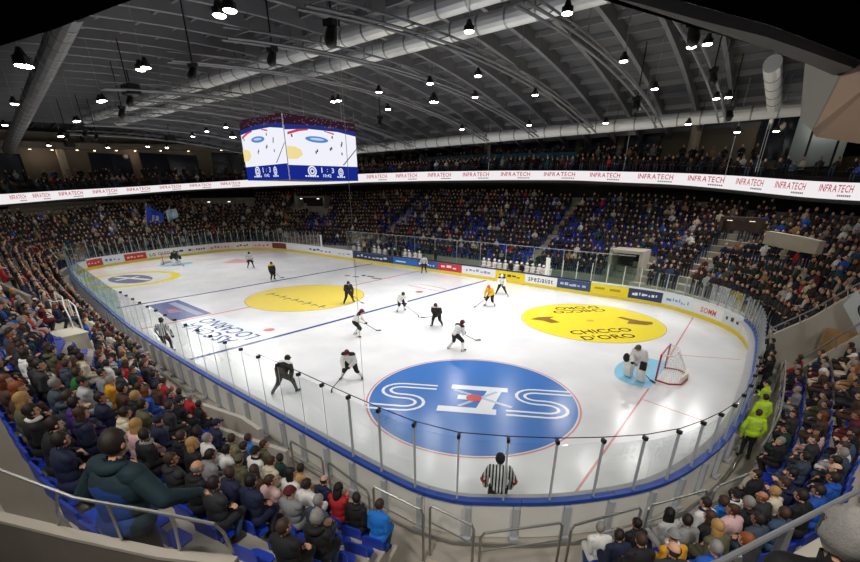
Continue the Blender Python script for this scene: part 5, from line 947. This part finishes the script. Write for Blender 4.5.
def skater(name, u, v, fu, fv, blade, jersey, pants, socks, helm, label, cat='hockey player', lean=.5, spread=.28, stride=.15, turn=0., s=1.05, gloves='hockey_black', stick=True, gear=.035, z=0., stand=False, side_=1, yoke=None, band=None, group=None):
    loc = at(u, v, z); f = at(u + fu, v + fv, z) - loc; i_ = idx(loc[0], loc[1]); dd_ = float((loc[:2] - PP[i_]) @ NN[i_])
    if dd_ > -.64: loc = np.array([*pos(i_, -.64), z])
    rz = math.atan2(f[1], f[0]) - math.pi / 2; bl = None
    if blade is not None:
        w = (at(*blade, z) - loc)[:2]; n_ = np.linalg.norm(w); w = w / n_ * min(n_, 1.9); ca, sa = math.cos(-rz), math.sin(-rz); bl = (float(w[0] * ca - w[1] * sa) / s, float(w[0] * sa + w[1] * ca) / s, .03)
        if bl[1] < .25: side_ = 1 if bl[0] > 0 else -1
        side_ = 1 if bl[0] > 0 else -1
    T, top = skate_fig(loc, rz, bl, lean, spread, stride, turn, gear, stand, side_)
    r = link(name, T['body'], None, tuple(loc)); r.rotation_euler.z = rz; r.scale = (s,) * 3; slot(r, SKINS[0]); tag(r, label, cat, group)
    def part(n_, me, m): o = link(n_, me, r); slot(o, m); return o
    part('jersey', T['G']['jacket'], JERS(jersey)); part('hockey_pants', T['G']['shorts'], cm(pants)); [part('sock', q, cm(socks)) for q in T['G']['sock']]; [part('glove', q, cm(gloves)) for q in T['G']['gloves']]
    for q in T['G']['shoes']: part('skate', q, cm('black'))
    o = link('helmet', HELM, r); o.matrix_local = T['hm'] @ Matrix.Scale(1.08, 4); slot(o, cm(helm))
    for k in (0, 1): a = T['J']['an'][k]; d = (T['J']['toe'][k] - a); d.z = 0; d.normalize(); MB().tube([a - d * .12 + Vector((0, 0, -.108)), a + d * .22 + Vector((0, 0, -.108))], .012, 4).build('skate_blade', STEEL, r)
    if yoke: J_ = T['J']; MB().cone(J_['sh'][0] + Vector((0, 0, .02)), J_['sh'][1] + Vector((0, 0, .02)), .115, .115, 10).build('shoulder_yoke', cm(yoke), r)
    if band:
        for k in (0, 1): a, b2 = T['J']['sh'][k], T['J']['el'][k]; MB().cone(a + (b2 - a) * .45, a + (b2 - a) * 1.15, .098, .088, 10).cone(b2, b2 + (T['J']['wr'][k] - b2) * .45, .088, .078, 10).build('armband', cm(band), r)
    if bl is not None and stick:
        B = Vector(bl); t0 = top + (top - B).normalized() * .12; sk = MB().tube([t0, B + Vector((0, 0, .02))], .016, 6).build('hockey_stick', cm('charcoal'), r); d = Vector((B.x, B.y, 0)).normalized(); sd = Vector((-d.y, d.x, 0)) * (1 if side_ > 0 else -1)
        MB().tube([B + Vector((0, 0, .02)), B + (d * .6 + sd * .5).normalized() * .3 + Vector((0, 0, .02))], [.03, .035], 5).build('blade', BLACK, sk)
    return r
HW, HB, HY = 'hockey_white', 'hockey_black', 'hockey_yellow'
skater('hockey_player', 357, 336, 8, 0, (376, 331), HW, HB, HW, 'maroon', 'white-jerseyed hockey player with stick out to the right, next to near blue line', yoke='black')
skater('hockey_player', 352, 379, -4, 6, (332, 390), HW, HB, HW, 'maroon', 'white-jerseyed hockey player striding wide with stick reaching down left', spread=.42, stride=.1, lean=.6, yoke='black')
skater('hockey_player', 401, 311, 6, 4, (421, 317), HW, HB, HW, 'charcoal', 'white-jerseyed hockey player bent low reaching to the crossed sticks', lean=.8, spread=.3)
skater('hockey_player', 456, 350, 10, -3, (490, 334), HW, HB, HW, 'maroon', 'white-jerseyed hockey player skating right above the blue disc', lean=.55, spread=.36, stride=.2, yoke='black')
skater('hockey_player', 490, 306, -7, 3, (476, 307), HY, HB, HW, 'flame', 'hockey player in yellow jersey and flame-coloured helmet', lean=.5, stride=.2)
skater('hockey_player', 501, 294, -3, 6, (508, 296), HW, HB, HB, 'hockey_white', 'white and black hockey player close to the yellow far board', lean=.4, spread=.36, stride=.2, yoke='black')
skater('hockey_player', 286, 393, 8, -6, None, HB, HB, 'slate', 'black', 'dark-jerseyed hockey player crouching behind the near glass at the left', lean=.65, spread=.4, stride=.3, yoke='hockey_white')
skater('hockey_player', 437, 326, -4, 5, (421, 316), HB, HB, HB, 'charcoal', 'dark-jerseyed hockey player whose stick crosses a white player\'s stick', lean=.6, yoke='hockey_white')
skater('hockey_player', 349, 303, 5, 4, (361, 303), HB, HB, HB, 'black', 'dark-jerseyed hockey player at the right edge of the yellow centre disc', lean=.3, spread=.4, stride=.25)
skater('hockey_player', 273, 280, 6, 2, (281, 278), HB, HB, HB, 'black', 'hockey player in black and yellow by the far blue line', lean=.2, yoke=HY, spread=.2)
skater('linesman', 251, 268, 3, -3, None, 'stripes', 'black', 'black', 'black', 'linesman in striped shirt skating near the far goal', 'referee', lean=.25, gear=.012, gloves='black')
skater('linesman', 424, 273, -3, 5, None, 'stripes', 'black', 'black', 'black', 'linesman in striped shirt standing by the blue far board', 'referee', lean=.02, gear=.012, stand=True, spread=.2)
skater('referee', 169, 353, 4, -3, None, 'stripes', 'black', 'black', 'black', 'referee in striped shirt standing at the near boards on the left', 'referee', lean=.02, gear=.012, stand=True, spread=.14, s=1.08)
q = at(501, 464, 1.82); uu = proj((q[0], q[1], 0))[0][0]
skater('referee', uu[0], uu[1], 0, -12, None, 'stripes', 'black', 'black', 'black', 'referee with red armbands seen from behind at the near boards', 'referee', lean=.04, gear=.03, stand=True, spread=.2, s=1.08, band='red', gloves='hockey_white')
# goalkeepers
def goalie(u, v, fu, fv, label, jer, pad, blade):
    r = skater('goalkeeper', u, v, fu, fv, blade, jer, jer, pad, 'olive', label, 'goalkeeper', lean=.5, spread=.3, stride=0, gear=.06, s=1.08)
    for sx in (-1, 1):
        MB().add([(sx * .3 + a, b2, c) for c, w, y0, y1 in ((.05, .16, .12, .3), (.45, .17, .22, .42), (.82, .15, .12, .34)) for a, b2 in ((-w, y0), (w, y0), (w, y1), (-w, y1))], [(0, 1, 2, 3)[::-1], (8, 9, 10, 11)] + [(4 * j + k, 4 * j + (k + 1) % 4, 4 * j + 4 + (k + 1) % 4, 4 * j + 4 + k) for j in (0, 1) for k in range(4)]).build('leg_pad', cm(pad), r)
    MB().box((-.42, .42, .78), (.24, .08, .34), .2).build('blocker', cm('hockey_black'), r); MB().ell((.42, .36, .85), (.16, .08, .2), n=12, m=8).build('catching_glove', cm('hockey_black'), r); return r
goalie(637, 378, -10, 3, 'goalkeeper in white with black blocker before the near goal', HW, HW, (650, 381)); goalie(176, 265, 8, 2, 'goalkeeper in dark jersey before the far goal', 'dkgreen', HW, (184, 266))
# players on the far benches
n_ = 0
for u0, u1, m, jers in ((345, 416, 14, ('hockey_black', 'hockey_white')), (474, 545, 13, ('hockey_white', 'hockey_white', 'hockey_black'))):
    for k in range(m):
        u = u0 + (u1 - u0) * (k + .5) / m; i = i_of_u(u); nn = NN[i % NP]; q = pos(i, 1.15); jk = rs.choice(jers)
        r = person('bench_player', SEAT_T[k % 4], (*q, .42), math.atan2(-nn[1], -nn[0]) - math.pi / 2, jk, 'hockey_black', None, None, 'helmeted player sitting on the ' + ('left' if u < 450 else 'right') + ' far bench behind the boards', 'hockey player', 'players on the ' + ('left' if u < 450 else 'right') + ' bench', k, s=1.05); o = link('helmet', HELM, r); o.matrix_local = SEAT_T[k % 4]['hm']; slot(o, cm('hockey_white' if u > 450 or k % 3 else 'charcoal'))
for u0, u1, w in ((340, 420, 'left'), (470, 553, 'right')): I = seg_idx(i_of_u(u0), i_of_u(u1), 6); struct(strip(MB(), I, .3, 2.4, -.02, .42).build('floor_bench_platform', CONC)); tag(strip(MB(), I, 1.14, 1.5, .425, .69).build('players_bench', mat('bench_wood', '8a6a48', .6)), f'long low team bench at the {w} of the far side', 'bench')
for u, k, jk in ((424, 1, 'black'), (482, 0, 'black'), (519, 2, 'black'), (372, 0, 'charcoal'), (353, 2, 'mustard')):
    i = i_of_u(u); nn = NN[i % NP]; person('coach', STAND_T[k], (*pos(i, 2.0), .42), math.atan2(-nn[1], -nn[0]) - math.pi / 2, jk, 'black', 'short', 'dark', {424: 'coach in black standing behind the linesman at the far boards', 482: 'coach in black standing at the left of the right bench', 519: 'coach in black standing over the middle of the right bench', 372: 'coach in charcoal standing behind the left bench', 353: 'man in mustard standing at the end of the left bench'}[u], 'person', 'coaches at the benches', k)
# stewards and people in the walkway behind the near goal
def walker(name, u, v, k, jk, tr, hr, hc, label, f=(0, -1), z=0., s=1.0, group=None, hat=None):
    loc = at(u, v, z); i_ = idx(loc[0], loc[1]); dd_ = float((loc[:2] - PP[i_]) @ NN[i_]); loc = np.array([*pos(i_, min(max(dd_, .52), .56)), z]); T = STAND_T[k]; rz = math.atan2(f[1], f[0]) - math.pi / 2; r = person(name, T, tuple(loc), rz, jk, tr, hr, hc, label, 'person', group, k, s=s, shoes='black', hatc=hat)
    if jk == 'lime':
        p = T['J']; 
        for zz in (-.12, .08): MB().ell(p['chest'] + Vector((0, -.005, zz)), (.212, .152, .025), n=16, m=4).build('reflective_band', cm('silver'), r)
    return r
walker('steward', 735, 455, 0, 'lime', 'black', 'short', 'brown', 'steward in lime high-visibility jacket, the nearest of the three to the camera', (-.3, 1)); walker('steward', 746, 422, 2, 'lime', 'black', 'cap', 'dark', 'capped steward in lime jacket, the farthest of the three', (-1, .2), hat='black'); walker('steward', 742, 437, 0, 'lime', 'black', 'short', 'dark', 'steward in lime high-visibility jacket between the other two stewards', (-.6, .8))
for u, v, k, jk, lab in ((749, 392, 2, 'black', 'man in black standing against the near-end glass, lower of three'), (752, 372, 0, 'charcoal', 'man in charcoal standing against the near-end glass'), (762, 389, 0, 'black', 'man in black walking by the guard rail'), (754, 350, 4, 'navy', 'man in navy standing in the walkway by the vomitory'), (766, 366, 1, 'slate', 'person in slate jacket in front of the concrete vomitory wall')): walker('bystander', u, v, k, jk, 'black', 'short', 'dark', lab, (-1, .1))
# the big standing man at the lower left and the head close to the lens at the right
Jb, hb = standing(.1, 'rail', .1, -.12); Jb['wr'][0] = Vector((-.27, .1, .9)); Jb['el'][0] = ik(Jb['sh'][0], Jb['wr'][0], .3, (-.6, -.6, -.3)); Jb['wr'][1] = Vector((.42, .34, 1.05)); Jb['el'][1] = ik(Jb['sh'][1], Jb['wr'][1], .3, (.6, -.6, -.3)); Jb['hd'] = [(.2, .9, -.3), (.2, .8, -.5)]
BIG = build_figure('person', Jb, hb, 1.38, .0075, 14000)
def big(name, u, v, t, T, jk, tr, hr, hc, label, f, s, vest=None, hood=None):
    P = CAM + ray(u, v) * t; hz_ = T['hm'].translation.z * s; rz = math.atan2(f[1], f[0]) - math.pi / 2; hx = Matrix.Rotation(rz, 3, 'Z') @ (T['hm'].translation * s)
    r = person(name, T, (P[0] - hx.x, P[1] - hx.y, P[2] - hz_), rz, jk, tr, hr, hc, label, 'person', None, 0, s=s, shoes='charcoal', hood=hood)
    return r, P[2] - hz_
r, zf = big('spectator', 115, 444, 5.3, BIG, 'panelblue', 'black', 'short', 'dark', 'large man in teal and blue hooded jacket standing at the balustrade, lower left', (-.35, .95), 1.26, hood='deepteal')

TT = bpy.data.materials.new('cloth_two_tone'); TT.use_nodes = True; nt = TT.node_tree; tc = nt.nodes.new('ShaderNodeTexCoord'); sp = nt.nodes.new('ShaderNodeSeparateXYZ'); nt.links.new(tc.outputs['Object'], sp.inputs[0])
def mth(op, a, b2):
    n = nt.nodes.new('ShaderNodeMath'); n.operation = op
    for k, v in enumerate((a, b2)):
        if isinstance(v, (int, float)): n.inputs[k].default_value = v
        elif v is not None: nt.links.new(v, n.inputs[k])
    return n.outputs[0]
ax = mth('ABSOLUTE', sp.outputs[0], None); m1 = mth('SUBTRACT', sp.outputs[2], mth('SUBTRACT', 1.36, mth('MULTIPLY', ax, .35))); f_ = mth('GREATER_THAN', mth('MAXIMUM', m1, mth('SUBTRACT', ax, .185)), 0.); mx = nt.nodes.new('ShaderNodeMix'); mx.data_type = 'RGBA'; nt.links.new(f_, mx.inputs[0]); mx.inputs[6].default_value = (*lin('173d80'), 1); mx.inputs[7].default_value = (*lin('0f2a33'), 1); nt.links.new(mx.outputs[2], nt.nodes['Principled BSDF'].inputs['Base Color']); nt.nodes['Principled BSDF'].inputs['Roughness'].default_value = .8
for c_ in r.children:
    if c_.name.startswith('jacket'): slot(c_, TT)
o = link('sleeves', BIG['G']['sleeves'], r); slot(o, cm('deepteal'))
q = r.location; struct(MB().prism([(q.x - .5, q.y - .5), (q.x + .5, q.y - .5), (q.x + .5, q.y + .5), (q.x - .5, q.y + .5)], -.02, zf - .002).build('floor_step', CONC))
r, zf = big('spectator', 846, 536, 2.7, STAND_T[0], 'black', 'black', 'curly', 'grey', 'grey-haired person in black close to the lens behind the lower right balustrade', (-.35, .95), 1.0); q = r.location; struct(MB().prism([(q.x - .6, q.y - .6), (q.x + .6, q.y - .6), (q.x + .6, q.y + .6), (q.x - .6, q.y + .6)], -.02, zf - .002).build('floor_gallery', DARKW))
# flags in the far stand
def flag(u, v0, v1, pts, m, label, m2=None):
    i = hit_wall(u, v1, 5.0)[1]; a = hit_wall(u, v1, 5.0)[0]; b2 = hit_wall(u, v0, 5.0)[0]; r = empty('flag', tuple(a), label, 'flag'); MB().tube([(0, 0, 0), b2 - a], .035, 6).build('pole', WHITE, r)
    O = [hit_wall(x, y, 4.9)[0] - a for x, y in pts]; nx, ny = 12, 6; mb = MB(); nn = NN[i % NP]
    for yy_ in range(ny + 1):
        for xx_ in range(nx + 1): s_, t_ = xx_ / nx, yy_ / ny; q = (O[0] * (1 - s_) + O[1] * s_) * (1 - t_) + (O[3] * (1 - s_) + O[2] * s_) * t_; w = .18 * math.sin(6 * s_ + 2 * t_); mb.v.append((q[0] - nn[0] * w, q[1] - nn[1] * w, q[2] + .06 * math.sin(5 * s_)))
    mb.f = [(y * (nx + 1) + x, y * (nx + 1) + x + 1, (y + 1) * (nx + 1) + x + 1, (y + 1) * (nx + 1) + x) for y in range(ny) for x in range(nx)]; mb.m = [1 if (m2 and 3 < (k % nx) < 9 and 1 < k // nx < 4 and (k % 3)) else 0 for k in range(len(mb.f))]; o = mb.build('cloth', [m, m2 or m], r, smooth=True); so = o.modifiers.new('s', 'SOLIDIFY'); so.thickness = .02; return r
flag(146, 203, 240, ((146, 206), (164, 213), (163, 222), (146, 233)), mat('flag_blue', '2346b8', .7), 'large blue flag with pale emblem waving in the far crowd', mat('flag_emblem', 'b8c8ee', .7))
flag(169, 207, 226, ((165, 211), (176, 208), (178, 216), (168, 224)), mat('flag_ltblue', 'b9dcee', .7), 'light blue and white flag right of the large blue flag', mat('flag_white', 'eef4f8', .7))
